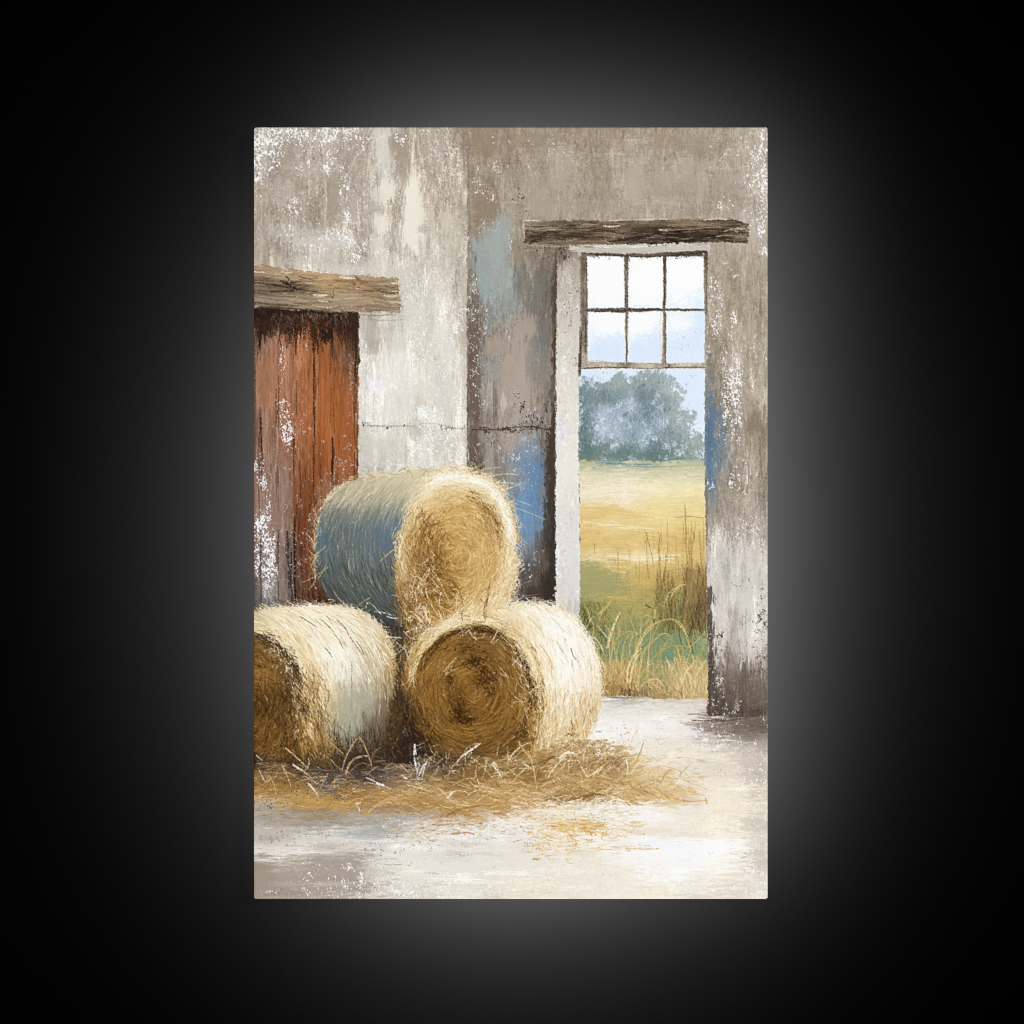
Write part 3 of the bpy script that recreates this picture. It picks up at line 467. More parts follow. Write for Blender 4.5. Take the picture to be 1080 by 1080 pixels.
grain(ao*(YY > 490), 12, 12, 2.2, 1.2, 114)
# clouds seen through the panes
dabs("""638,300,16,26,250,251,254,.8;680,300,16,24,249,250,254,.8;722,295,16,26,250,251,254,.8;640,340,15,14,247,249,253,.8;676,338,12,12,248,249,252,.7;716,343,9,9,244,246,250,.7;730,341,6,5,240,244,250,.6;660,345,8,8,244,247,251,.5""", 'n', .7, .5, ao)
put((219, 231, 247), poly([(616, 372), (622, 365), (633, 357), (645, 352), (658, 350), (658, 382), (616, 382)], 3, 2, (3, 3), 115)*.7)
put((219, 231, 247), poly([(663, 362), (672, 360), (684, 357), (690, 350), (699, 352), (699, 382), (663, 382)], 3, 2.5, (3, 3), 116)*.6)
put((220, 232, 248), poly([(703, 352), (712, 356), (726, 351), (734, 336), (744, 330), (744, 382), (703, 382)], 3, 2.5, (3, 3), 117)*.6)
curve_stroke("662,372,666,360,672,356,2,238,242,250,.5;704,360,714,356,724,352,2,240,244,250,.5;720,316,730,308,741,305,1.2,214,232,246,.6;668,322,676,323,684,322,1,196,206,220,.6;632,282,636,286,640,290,2,234,243,252,.4", ao)
dabs("632,368,9,11,212,227,245,.6;648,366,8,10,214,228,246,.5;672,372,8,8,212,227,245,.6;690,364,7,14,214,228,246,.55;722,362,16,12,213,228,246,.6;738,345,5,22,212,227,245,.5;734,316,7,8,220,234,247,.5", 'n', .5, .6, ao)
# ---- far trees
tree = [(606, 402), (614, 402), (618, 399), (624, 404), (628, 408), (634, 407), (640, 408), (645, 404), (650, 398), (656, 397), (662, 399), (668, 400), (672, 397), (677, 396), (684, 391), (692, 390), (700, 392), (706, 398), (712, 406), (718, 410), (720, 420), (717, 430), (722, 434), (728, 436), (732, 441), (729, 449), (724, 455), (728, 458), (736, 462), (740, 472), (743, 486), (606, 486)]
TR = """614,405,140,156,155;614,420,124,142,142;614,450,110,130,128;612,470,108,128,124;630,412,132,148,147;638,420,128,145,144;648,405,158,170,166;656,402,160,172,168;668,408,150,164,160;680,398,158,170,166;690,400,150,164,160;700,402,168,180,176;712,415,172,184,182;675,420,122,140,140;684,415,130,147,147;700,425,142,158,157;685,440,120,138,140;665,425,176,192,202;655,418,140,155,155;640,435,164,180,188;632,440,186,200,208;650,445,160,176,184;635,455,186,200,208;622,440,118,136,136;660,455,150,166,170;680,452,162,178,184;695,445,170,184,190;700,458,142,158,158;720,445,164,176,172;714,435,160,173,170;640,470,124,142,136;652,465,176,192,202;660,477,112,132,126;690,470,116,136,133;680,462,168,184,192;710,465,138,154,150;730,475,152,166,158;620,478,112,132,124;620,460,128,146,146;690,481,112,132,122;715,478,130,148,140"""
at = poly(tree, 3.0, 3.4, (5, 5), 121)
at = np.maximum(at, .85*sstep(0, .5, ell(732, 470, 14, 17)+.3*noise(3, 3, 122, 2)))
at = at*sstep(489, 485, YY+1.2*noise(5, 1.5, 128, 2))
atf = at*ao
FT = field(TR, 1, 1, warp(3.4, 3.4, 2.2, 2.6, 29)); FT = FT+(FT-np.array([146, 160, 164]))*.5-np.array([8, 10, 6])
put(FT, atf*.97)
def tree_hairs():
    g = np.random.default_rng(123)
    n = 2600; x, y = sample(atf, n, g)
    c = pick(C, x+g.normal(0, 3, n), y+g.normal(0, 3, n))+g.normal(0, 11, n)[:, None]
    a = np.arctan2(y-478, (x-np.round((x-668)/38)*38-668)*1.0)+g.normal(0, .5, n)
    strokes(x, y, a, g.uniform(3, 8, n), g.uniform(.7, 1.5, n), np.clip(c, 0, 250), g.normal(0, .35, n), .6, ao, 4)
    # light leaf gaps
    spots = "635,440,8,7;630,452,7,6;640,452,8,6;668,424,5,7;666,432,4,4;652,428,3,3;644,433,3,3;700,446,6,6;697,430,5,6;680,446,6,6;682,456,5,5;648,470,4,5;680,466,6,6;705,470,6,5;712,468,4,4;715,478,6,5;663,450,6,6;655,443,5,4;716,442,4,6;735,478,5,5;722,470,5,5;628,467,6,5;694,416,3,6;690,424,4,6;612,446,3,4;614,434,2,3;645,460,6,5;690,462,4,3"
    for k, t in enumerate(spots.split(';')):
        sx, sy, rx, ry = [float(q) for q in t.split(',')]
        n = 16; x = sx+g.normal(0, rx*.45, n); y = sy+g.normal(0, ry*.45, n)
        b = g.normal(0, 7, n)[:, None]
        strokes(x, y, g.normal(-1.2, .6, n), g.uniform(2, 5.5, n), g.uniform(.8, 1.6, n), np.array([204, 217, 227])+b, g.normal(0, .5, n), .7, ao, 3)
    dk = "612,415,8,12;616,455,9,16;637,416,8,6;675,418,9,9;684,440,8,10;678,408,6,8;690,470,14,9;660,478,24,5;622,478,12,6;700,480,16,4;668,462,8,7;664,440,7,5;645,424,8,5;703,432,6,6;706,454,7,5"
    for k, t in enumerate(dk.split(';')):
        sx, sy, rx, ry = [float(q) for q in t.split(',')]
        n = 18; x = sx+g.normal(0, rx*.5, n); y = sy+g.normal(0, ry*.5, n)
        strokes(x, y, g.normal(-1.2, .6, n), g.uniform(3, 7, n), g.uniform(.8, 1.6, n), np.array([98, 119, 120])+g.normal(0, 7, n)[:, None], g.normal(0, .4, n), .55, ao*at, 3)
    # feathery outline
    n = 260; k = g.integers(1, len(tree)-3, n); P = np.array(tree)
    f = g.random(n); x = P[k, 0]*(1-f)+P[k+1, 0]*f+g.normal(0, 1.5, n); y = P[k, 1]*(1-f)+P[k+1, 1]*f+g.normal(0, 1.5, n)
    a = np.arctan2(y-460, x-672)+g.normal(0, .5, n)
    strokes(x, y, a, g.uniform(3, 8, n), g.uniform(.7, 1.4, n), np.array([158, 172, 170])+g.normal(0, 9, n)[:, None], g.normal(0, .6, n), .6, ao, 3)
tree_hairs()
g = np.random.default_rng(127); n = 420; x, y = sample(atf*(YY < 478), n, g)
strokes(x, y, g.normal(-1.45, .3, n), g.uniform(4, 11, n), g.uniform(.8, 1.6, n), np.where(g.random(n)[:, None] < .5, np.array([[178, 194, 204]]), np.array([[128, 146, 150]]))+g.normal(0, 8, n)[:, None], 0, .4, ao, 4)
flecks('636,440,9,8,.5;642,452,9,6,.5;632,452,7,6,.55;666,427,5,9,.5;682,456,7,6,.5;700,446,7,7,.5;698,430,5,6,.45;704,470,9,6,.45;680,466,8,6,.4;648,470,5,6,.45;717,478,8,6,.5;736,480,8,6,.55;655,444,6,5,.4;716,442,6,8,.35;612,440,3,9,.4;726,462,6,8,.3', (212, 224, 233), .85, ao)
flecks('617,420,8,14,.35;675,440,14,16,.3;637,418,8,7,.35;690,472,16,8,.3;660,478,30,5,.35;703,412,12,12,.25;655,420,10,10,.25', (96, 116, 117), .7, ao)
flecks("628,398,16,6,.25;644,398,8,5,.35;730,392,5,5,.35;720,360,10,10,.15;735,356,10,7,.25;640,352,6,3,.15", (168, 180, 186), .7, ao)
put((176, 192, 202), atf*.13)
put((112, 132, 124), poly([(606, 479), (660, 480), (716, 481), (728, 484), (700, 485), (606, 486)], 2, 1, (6, 1.5), 125)*ao*.6)
curve_stroke("""628,485,650,486,664,485.5,1.3,110,136,146,.7;640,489,660,489.5,688,490,1.3,96,128,150,.75;628,488.5,640,488,655,488.5,1.2,112,140,152,.65;660,491.5,690,492.5,715,491.5,1.1,104,132,150,.65;625,493,640,494,660,493,2,166,172,146,.6;715,487,728,486,742,487,3,176,186,160,.7;716,492,730,491,742,492,3.4,186,188,152,.8;670,494,700,495,742,495,2,192,190,156,.6;612,486,620,487,630,487,2,200,182,120,.7;612,491,620,492,628,491,2,196,192,158,.6;722,501,730,503,740,502,1.6,186,182,150,.7""", ao)
# ---- ripe field, horizontal brush drags
def drags(M, n, seed, L, dl, w=1.2):
    g = np.random.default_rng(seed); x, y = sample(M, n, g)
    c = pick(C, np.clip(x+g.normal(0, 8, n), 616, 741), y+g.normal(0, 2.2, n))+g.normal(0, dl, n)[:, None]
    strokes(x, y, g.normal(.02, .06, n), g.uniform(.4, 1.3, n)*L, w*g.uniform(.6, 1.4, n), np.clip(c, 0, 252), 0, .6, ao, 4)
drags(ao*(YY > 493)*(YY < 640), 1600, 131, 15, 5)
curve_stroke("""612,535,640,537,668,541,3,222,192,130,.8;612,539,640,541,690,546,4,224,196,136,.7;614,550,640,553,690,558,1.6,240,226,184,.8;630,553,650,556,668,557,1.3,240,228,190,.8;640,586,672,587,718,585,3.4,238,224,186,.8;655,589,680,590,712,589,2,242,232,204,.8;612,591,625,590,640,591,1.8,232,216,170,.7;640,597,655,598,668,598,1.5,232,214,160,.8;645,602,655,603,662,604,1.2,236,222,180,.8;636,610,648,609,656,611,1.6,214,190,128,.7;660,560,690,562,730,562,1.4,214,186,122,.6;690,552,715,551,742,553,2,232,212,152,.6;641,556,648,555.5,652,556,1,190,178,160,.7;712,546,728,545,742,546.5,1,150,128,96,.8;641,590,650,591,662,590.5,.8,150,128,90,.7""", ao)
put((166, 162, 114), poly([(612, 594), (622, 592), (636, 600), (650, 606), (662, 612), (650, 618), (660, 626), (640, 626), (612, 628)], 4, 2.2, (5, 2.5), 133)*ao*.75)
flecks("640,600,16,10,.35;652,612,10,6,.4;620,600,8,6,.3", (212, 186, 122), .8, ao)
flecks("680,618,14,8,.35;664,622,14,4,.4;695,615,10,6,.3;660,606,6,4,.35", (150, 140, 96), .7, ao)
# ---- grasses and reeds
def blades(x0, x1, y0, y1, n, L, w, cols, seed, ang=-math.pi/2, sp=.18, cv=.35, al=.85):
    g = np.random.default_rng(seed)
    x = g.uniform(x0, x1, n); y = g.uniform(y0, y1, n); cols = np.array(cols, float)
    c = cols[g.integers(0, len(cols), n)]+g.normal(0, 9, n)[:, None]
    strokes(x, y, ang+g.normal(0, sp, n), g.uniform(.5, 1.25, n)*L, w*g.uniform(.6, 1.25, n), np.clip(c, 0, 255), g.normal(0, cv, n), al, ao, 4)
blades(612, 640, 640, 690, 150, 22, 1.2, [[112, 108, 70], [84, 82, 54], [146, 146, 92], [98, 104, 76], [170, 164, 106]], 141, sp=.5)
blades(640, 690, 655, 690, 90, 16, 1.2, [[142, 148, 104], [122, 142, 112], [164, 160, 104], [112, 132, 104]], 142, sp=.4)
blades(640, 740, 672, 704, 160, 18, 1.6, [[118, 144, 118], [134, 154, 120], [108, 134, 112], [146, 160, 116]], 143, sp=.3)
blades(612, 622, 650, 690, 40, 20, 1.3, [[70, 66, 48], [96, 90, 60]], 144, sp=.4)
blades(692, 712, 610, 660, 120, 26, .7, [[112, 92, 58], [140, 118, 72], [90, 76, 50], [160, 138, 88]], 145, sp=.12)
blades(690, 742, 630, 670, 120, 18, 1.1, [[120, 112, 70], [150, 146, 96], [94, 86, 56], [104, 98, 62]], 146, sp=.3)
blades(722, 746, 605, 660, 210, 30, .9, [[104, 86, 58], [84, 70, 48], [128, 106, 70], [112, 92, 60], [146, 124, 84]], 147, sp=.16, al=.65)
blades(618, 746, 640, 700, 420, 15, .7, [[150, 152, 100], [122, 134, 96], [188, 172, 110], [104, 112, 76], [206, 186, 126]], 158, sp=.5, al=.6)
blades(730, 746, 640, 662, 70, 16, 1.5, [[84, 68, 48], [98, 84, 58]], 148, sp=.2, al=.6)
blades(722, 731, 565, 615, 16, 40, .6, [[150, 120, 70], [128, 102, 62]], 149, sp=.08, al=.5)
blades(674, 742, 560, 620, 46, 30, .65, [[150, 120, 70], [168, 138, 84], [128, 106, 66]], 150, sp=.06, al=.7)
blades(650, 680, 580, 625, 10, 18, .65, [[150, 124, 78], [128, 106, 66]], 151, sp=.1, al=.7)
curve_stroke("""722,531,723,545,724,570,.7,160,128,72,.8;722.5,530,723,555,725,600,.7,150,118,68,.7;729,550,729,580,730,610,.7,140,112,70,.7;683,561,682,580,684,610,.8,150,120,70;697,563,695,585,698,620,.8,150,120,70;704,545,704,565,705,590,.7,176,146,92;680,558,686,580,690,600,.7,140,114,72;651,577,652,590,651,603,.7,140,120,76,.7;646,585,650,595,655,604,.6,150,126,80,.5;627,572,627,580,628,586,.7,150,120,70;738,560,739,580,740,600,.8,140,116,76;731,561,732,565,732,568,1.6,120,118,112;742,550,742,575,741,590,.8,170,140,84;690,640,700,610,702,585,.8,110,90,56;718,660,722,630,720,606,1,96,80,52;727,670,735,640,742,610,1,76,62,44;715,655,712,640,718,620,.9,90,76,50;708,630,714,620,722,617,1.4,214,196,140;700,640,706,625,716,620,1,216,198,142;733,615,738,640,736,660,1.4,70,58,42""", ao)
curve_stroke("684,640,681,638,686,641,1.6,88,80,54,.8;682,637,684,640,690,642,1,96,86,60,.8;704,668,708,648,706,640,1.2,90,84,54;722,665,727,675,731,690,2.2,80,70,48,.9;716,664,718,676,722,684,1.4,92,84,54,.8", ao)
flecks("640,612,26,14,.3;625,630,18,16,.3;680,632,30,14,.3;700,620,20,20,.25", (206, 182, 118), .6, ao)
flecks("640,618,24,14,.3;660,640,30,12,.3;690,650,20,12,.3", (132, 132, 92), .6, ao)
blades(722, 746, 600, 660, 120, 26, .6, [[176, 150, 100], [150, 130, 84], [196, 168, 112]], 159, sp=.2, al=.6)
# tan tufts along the sill
blades(618, 672, 700, 733, 520, 20, .9, [[208, 178, 124], [228, 204, 156], [178, 150, 100], [176, 162, 112], [150, 124, 84]], 152, sp=.38)
blades(672, 708, 704, 733, 330, 18, .9, [[196, 170, 118], [228, 206, 158], [150, 142, 98], [150, 126, 88], [156, 164, 120]], 153, sp=.42)
blades(705, 746, 698, 733, 380, 20, .9, [[214, 188, 138], [232, 212, 168], [188, 158, 110], [166, 158, 112]], 154, sp=.35)
blades(616, 670, 722, 735, 130, 9, 1.1, [[142, 112, 72], [120, 94, 62], [172, 136, 84]], 155, sp=.5)
blades(655, 720, 728, 736, 60, 8, 1.1, [[120, 98, 70], [160, 130, 88], [110, 92, 74]], 156, sp=.6)
blades(642, 690, 660, 712, 60, 34, .8, [[214, 180, 108], [232, 204, 140], [196, 160, 92]], 157, sp=.22)
curve_stroke("""631,648,640,640,644,632,2.4,200,182,110;641,683,646,664,654,645,2.2,232,218,180;640,684,644,672,648,662,1.8,220,190,130;632,655,634,648,636,640,1.4,206,184,116;626,632,640,630,648,631,1.2,208,176,100;640,629,652,630,662,631,1.2,214,182,106;
676,680,682,664,700,654,2.2,214,184,122;700,654,716,656,724,672,1.9,206,172,102;724,672,728,682,729,684,1.6,210,178,110;670,694,676,676,690,660,1.4,232,206,150;712,655,722,666,728,678,1.2,236,210,150;729,684,724,698,720,706,1.2,220,188,120;728,682,736,675,744,666,1,220,194,130;715,681,725,682,729,684,1,206,178,112;
672,714,678,690,690,676,1.3,210,178,108;690,676,700,668,708,672,1.3,216,184,112;696,702,694,692,700,686,1.2,202,166,96;706,672,702,680,690,694,1,196,166,100;712,708,720,690,718,680,1.1,206,170,100;720,706,716,690,713,680,1.3,218,186,118;700,712,697,690,701,684,1,208,172,100;700,685,710,681,716,686,1.1,188,164,104;
645,690,652,672,668,666,1.1,204,174,104;656,700,658,680,666,668,1.1,214,186,116;650,668,664,666,678,670,.9,196,164,98;668,700,664,680,672,668,1,222,192,124;680,660,684,650,679,650,1,214,186,122;690,652,691,646,690,642,1.6,226,190,118;646,712,650,690,654,676,1.1,204,176,112;662,720,664,700,676,684,2,238,218,168;664,722,668,702,674,690,2.4,232,206,152;672,724,680,706,690,700,1.2,214,182,118;684,720,690,722,706,734,1.4,222,188,118;676,724,690,716,700,724,1.5,230,206,152;720,720,724,708,730,702,1.8,236,214,166;730,724,726,712,722,704,1.6,230,206,150;738,706,741,700,744,698,1.4,220,206,140;640,706,634,700,628,696,1.1,226,198,140;612,650,624,668,630,676,.8,176,170,110;613,668,620,660,628,662,.8,96,90,60;640,668,636,660,646,650,.7,120,110,66;618,640,622,654,616,664,1,206,190,116;622,650,626,664,620,676,1,196,180,110;730,722,735,730,742,733,3,170,170,136,.7""", ao)
flecks("663,727,4,3,.7;660,730,5,4,.6", (92, 74, 60), .9, ao)
part('painted_sky', ao*(YY < 487)); part('painted_trees', atf); part('painted_field', ao*(YY >= 486)*(YY < 640)); part('painted_grass', ao*(YY >= 640+6*noise(8, 5, 161, 2)))

# ---- window in the top of the doorway
BR = (104, 90, 74)
wins = [
 ([(614, 266.5), (680, 267.5), (746, 263.5), (747, 267), (746, 270.5), (700, 270.5), (680, 271.5), (650, 270), (616, 270)], 1),
 ([(613, 266), (619, 267), (619.5, 330), (619.8, 388), (614, 390), (613, 388), (614.5, 330)], 1),
 ([(742.5, 267), (746.5, 265), (746, 300), (745, 340), (744.5, 390), (742.8, 390), (743.5, 340)], 1),
 ([(658.3, 269), (662.8, 269), (662.3, 300), (662.5, 330), (662, 384), (660.6, 384), (659.3, 330), (658.6, 300)], 1),
 ([(699.3, 269), (703, 269), (702.4, 300), (702.3, 330), (703, 388), (698.2, 388), (699, 340), (699.5, 300)], 1),
 ([(617, 325.3), (660, 324.8), (700, 325.3), (745, 325.6), (745, 327.8), (700, 328), (660, 329.2), (618, 329)], 1),
 ([(617, 382), (650, 382.3), (700, 383.4), (744, 383), (744, 388.6), (700, 388.6), (660, 388.3), (614, 389.3), (614, 386)], 1)]
FW = np.zeros_like(XX)
for k, (P, _) in enumerate(wins): FW = np.maximum(FW, poly(P, 1, .22, (7, 9), 171+k))
put(field("615,280,126,110,94;617,300,150,134,116;617,330,128,112,95;617,360,140,124,106;617,380,188,170,146;640,268,104,90,72;680,270,112,95,76;720,267,96,80,63;745,268,96,80,63;660,290,150,130,104;661,310,120,106,92;661,345,160,140,112;661,375,128,110,88;701,285,112,92,66;701,310,124,104,78;701,345,150,130,104;701,375,150,134,112;640,327,92,82,72;680,327,92,80,66;720,327,110,96,80;640,384,205,188,160;680,385,208,190,160;720,385,206,188,158;744,300,150,134,116;744,350,166,150,132", 1, 1, warp(1.2, 2, 2, 4, 31)), FW)
_l = C.mean(2, keepdims=True); C[:] = C+(_l-C)*(.35*FW)[..., None]
shade(noise(1.6, 2.2, 173, 2)*9*FW)
curve_stroke("""616,267,650,269.5,682,271,1.2,72,58,46;682,271,715,269,746,266,1.3,66,53,42;618.6,272,619,300,619.4,330,1,84,70,58,.9;614,268,615,300,614.5,325,.9,96,82,70,.8;617.5,335,617.5,355,617,372,1.4,80,66,54,.8;613.5,350,612.5,370,612,396,1.6,72,58,48,.9;659,271,659,300,659.3,324,.9,110,94,76,.8;662.4,272,662,300,662,324,.9,96,80,64,.8;660.6,330,660.4,355,661,383,1.2,120,100,76,.8;700,271,700.5,300,700.5,324,1.5,92,74,52,.85;702.4,330,701.5,355,702,384,1.3,96,78,58,.85;699.5,335,699.5,360,698.8,384,.8,180,160,130,.8;697,330,696.5,355,697,384,.9,214,204,186,.7;617,327.5,640,328.6,662,327,1.3,60,52,46,.9;662,326.5,680,326.3,700,326.5,1.1,66,56,48,.9;700,326.5,720,326.3,744,326.8,1,80,68,56,.9;650,329,656,329.4,660,328,1.4,64,56,48;614,388.8,640,387.5,662,388,1.5,82,68,54,.95;662,388,685,388.8,700,388.2,1.1,104,88,70,.9;700,388,720,387.4,744,387.6,1.5,84,70,56,.95;617,382.6,640,382.8,698,383.6,.8,168,148,120,.7;703,383.4,720,383,744,382.6,.8,178,158,130,.7;620,381.5,630,380.8,640,382,.9,150,136,116,.7;704,384,706,386,704,388,1.4,92,76,60;742.6,268,743,300,743.2,330,.9,138,122,104,.8;745.8,268,745.3,300,745,330,.9,92,78,64,.7;655,271,662,271,664,276,1.4,90,74,60,.8;696,271,701,270,706,271,1.2,90,74,60,.8;737,268,742,272,743.5,276,1.2,120,104,86,.8;620,270,624,270.5,628,272,1.2,120,104,88,.7;740,272,742,268,741,268,2.2,206,204,200,.6""")
flecks("662,318,3,8,.5;662,282,3,5,.6;660,327,5,3,.6;628,270,8,2,.4;720,271,16,2,.35;660,272,30,2,.3", (66, 56, 48), .85)
flecks("645,382,20,2,.35;699,380,4,8,.3;702,340,3,10,.3;704,355,3,10,.25;672,330,10,2,.3", (206, 198, 184), .7)
part('painted_window', FW)
# ================================================================== floor
floor_top = [(260, 640), (600, 640), (632, 734), (690, 737), (745, 738), (746, 752), (760, 755), (780, 756), (812, 755), (812, 960), (260, 960)]
af = poly([(620, 735), (660, 734.5), (700, 737), (745, 737), (746.5, 754), (770, 757), (790, 757), (815, 752), (815, 960), (260, 960), (260, 780), (600, 780)], 1.2, .7, (6, 2), 201)
FL = """640,745,222,218,212;680,745,226,222,216;720,745,222,216,208;640,738,200,195,188;670,738,190,182,172;720,739,206,198,188;650,765,237,235,232;690,765,238,236,233;730,770,222,214,204;680,790,234,229,217;700,755,226,222,216;
745,765,188,178,168;770,763,122,110,100;800,763,112,101,91;775,775,140,128,118;800,773,130,118,108;790,782,166,156,146;760,780,200,194,186;740,790,222,216,204;720,800,228,223,212;760,800,215,209,200;790,800,196,189,181;803,815,178,170,162;780,815,205,198,189;740,830,231,224,208;770,830,228,221,207;795,835,196,188,179;
650,860,237,235,232;700,860,238,234,227;740,870,235,228,213;790,850,222,215,203;803,870,196,188,178;790,880,222,217,208;600,870,236,226,205;640,880,239,234,226;700,895,243,243,245;750,895,242,242,243;780,900,230,227,222;803,905,190,182,172;600,905,236,230,219;640,920,234,229,217;700,920,241,240,239;780,938,214,207,198;803,935,220,216,210;680,942,236,229,214;740,942,228,222,214;
560,920,231,226,216;520,905,228,222,213;480,910,229,224,216;440,915,233,228,218;560,942,230,223,208;480,940,228,223,212;430,935,224,219,210;280,872,190,182,172;300,866,172,163,153;330,862,156,147,136;340,872,176,168,158;330,882,212,206,197;280,884,196,188,178;270,893,212,206,197;300,898,224,219,210;330,892,204,197,188;380,880,205,203,198;420,890,229,225,216;360,895,210,204,196;350,884,224,220,212;
275,920,168,158,146;290,930,164,153,140;330,930,172,162,150;330,915,170,159,148;370,912,166,155,144;370,928,172,162,150;280,943,170,161,148;340,943,174,164,153;400,940,208,202,193;390,918,208,202,192;400,905,226,221,212;450,885,229,225,216;500,885,231,228,222;540,880,230,227,225;450,870,210,206,200;400,866,166,161,154;430,862,166,158,148;360,866,160,151,140;470,872,224,221,217;560,860,226,214,190"""
wfl = warp(9, 2.6, 10, 1.8, 33)
put(field(FL, 1.8, .8, wfl), af)
shade((noise(12, 1.1, 203, 2)*2.2+noise(3, 2.4, 205, 2)*1.6+noise(30, 4, 207, 2)*1.2)*af)
C += (af*(.4+.6*sstep(480, 640, XX)))[..., None]*np.array([5, 4, 1], np.float32)
def fdrag(M, n, seed, L, dl, w=1.2, jx=9, al=.7, sp=.06):
    g = np.random.default_rng(seed); x, y = sample(M, n, g)
    c = pick(C, x+g.normal(0, jx, n), y+g.normal(0, 2.2, n))+g.normal(0, dl, n)[:, None]
    strokes(x, y, g.normal(-.01, sp, n), g.uniform(.4, 1.4, n)*L, w*g.uniform(.6, 1.4, n), np.clip(c, 0, 252), 0, al, af, 4)
fdrag(af*(YY > 735), 3600, 209, 14, 3, al=.5)
grain(af, 12, 10, 2.6, 1.1, 395)
dabs("""302,897,34,8,226,221,213,.8;285,904,20,5,220,214,205,.7;350,884,40,5,222,217,209,.6;345,893,18,6,204,197,188,.6;285,880,18,8,192,184,174,.6;290,890,14,4,208,202,193,.6;325,928,60,20,171,160,148,.8;275,928,14,20,163,152,138,.8;330,905,26,4,168,158,146,.6;375,915,18,14,170,160,148,.7;395,918,12,14,214,208,198,.6;440,905,40,16,233,228,219,.6;400,890,30,6,222,220,214,.5;390,878,30,5,176,178,176,.55;372,880,20,4,170,173,172,.5;345,858,30,6,152,142,130,.6;330,856,18,6,138,126,114,.6;300,866,30,6,168,158,146,.5""", 'h', .7, .5, af)
dabs("""720,893,40,10,244,245,248,.7;680,905,50,8,242,242,242,.6;740,915,40,12,242,241,240,.5;760,890,20,8,242,242,242,.5;660,862,40,10,240,239,239,.6;610,862,36,8,238,236,232,.5;690,872,60,6,238,230,216,.5;740,862,40,10,234,226,212,.5;690,878,40,4,226,214,194,.5;740,882,40,3,228,218,200,.5;730,845,40,10,232,225,211,.5;760,830,30,18,228,221,207,.5;700,770,40,12,240,238,236,.6;650,772,20,14,240,239,238,.6;700,785,44,6,232,227,216,.6;650,752,30,10,230,227,222,.5;760,812,18,8,206,199,190,.5;795,812,14,12,188,180,172,.6;792,790,18,6,198,191,183,.5;800,880,10,30,196,189,180,.5;805,915,6,20,200,194,186,.5;780,942,30,6,212,205,196,.6;740,947,20,4,208,200,190,.5;640,930,40,14,234,228,216,.5;560,905,50,14,231,226,216,.5;620,905,14,10,233,226,208,.5;500,900,60,12,228,222,214,.5;470,915,40,14,230,226,218,.5""", 'h', .7, .5, af)
dabs("""772,768,28,7,116,104,94,.75;800,768,14,10,112,101,91,.75;790,776,18,6,136,125,115,.6;758,768,14,5,150,139,129,.6;745,768,14,2.5,140,130,120,.6;735,764,20,2,170,162,154,.5;805,785,8,10,170,161,152,.5;744,778,14,6,186,178,169,.4""", 'h', .8, .5, af)
curve_stroke("725,753,740,754,750,757,1.2,110,100,90,.8;730,760,745,760,764,761,1.2,96,86,77,.8;735,757,750,758,765,758,1,90,80,71,.7;750,758,775,759,812,752,1.4,80,71,62,.8;722,764,735,765,750,767,.9,140,131,121,.6;752,765,780,764,812,768,1,96,86,76,.6;622,741,640,740,660,738,.9,140,130,118,.6;640,735,655,736,668,736,1.4,96,84,72,.7;668,736,685,736,700,735,.9,140,122,100,.6;630,738,645,737.5,655,739,1.2,236,234,230;650,745,665,742,680,740,.8,176,166,152,.6;700,738,715,741,735,740,.8,190,178,162,.6;768,766,780,764,790,766,.9,184,176,166,.6;752,770,770,778,785,782,.8,190,182,174,.5;790,772,796,778,800,784,.8,176,166,156,.6", af)
swaths(af, 60, 421, (268, 740, 810, 948), rx=(2, 5), ry=(9, 34), d=(6, 16), up=.5, style='h', warm=(1, 1, .98))
swaths(af*(YY > 850), 50, 422, (268, 855, 540, 948), rx=(2, 5), ry=(8, 30), d=(8, 20), up=.5, style='h', warm=(1, 1, 1))
flecks("340,900,70,16,.25;450,890,60,20,.25;560,930,60,20,.2;700,770,60,24,.25;740,900,60,40,.22;690,860,60,14,.25;780,840,26,40,.3", (246, 245, 243), .7, af)
flecks("690,765,60,20,.22;600,920,60,20,.2;760,850,40,40,.25;450,920,50,18,.2;740,935,40,10,.25", (200, 195, 187), .6, af)
# pale crust on the floor edges
flecks("""803,830,8,18,.5;800,860,12,22,.45;793,890,8,16,.5;803,885,8,16,.5;795,915,12,16,.6;803,930,8,14,.65;797,940,14,10,.6;806,900,5,20,.5;760,775,14,8,.4;750,785,16,9,.4;785,790,14,8,.35;770,795,16,12,.3;800,805,10,12,.4;785,820,14,8,.35;790,845,10,14,.3;735,772,12,6,.5;750,940,24,7,.35;700,938,24,8,.3;805,770,6,14,.3""", (245, 244, 243), .95, af)
flecks("""803,890,8,40,.35;792,870,9,24,.3;800,845,10,14,.3;785,802,20,6,.3;765,815,10,8,.3;795,925,12,18,.3""", (176, 168, 158), .7, af)
flecks("""365,914,5,5,.85;355,930,20,12,.35;385,925,12,14,.5;420,935,14,10,.6;432,942,14,7,.75;448,938,20,9,.55;462,940,16,9,.55;405,935,16,10,.5;480,944,12,5,.5;515,945,12,4,.6;320,920,10,12,.4;330,912,12,6,.4;372,940,16,6,.45;340,940,20,8,.35;395,910,12,8,.4;410,925,14,8,.45;525,936,10,3,.5;300,940,20,8,.2;460,930,14,10,.45""", (245, 243, 240), .95, af)
flecks("""290,885,22,6,.35;330,880,30,5,.35;400,900,34,6,.3;390,892,30,6,.35;420,880,26,5,.4;350,905,34,4,.35;450,890,14,12,.25;285,868,18,6,.3;415,910,22,4,.35;392,915,8,8,.35;480,890,24,5,.25""", (128, 132, 130), .7, af)
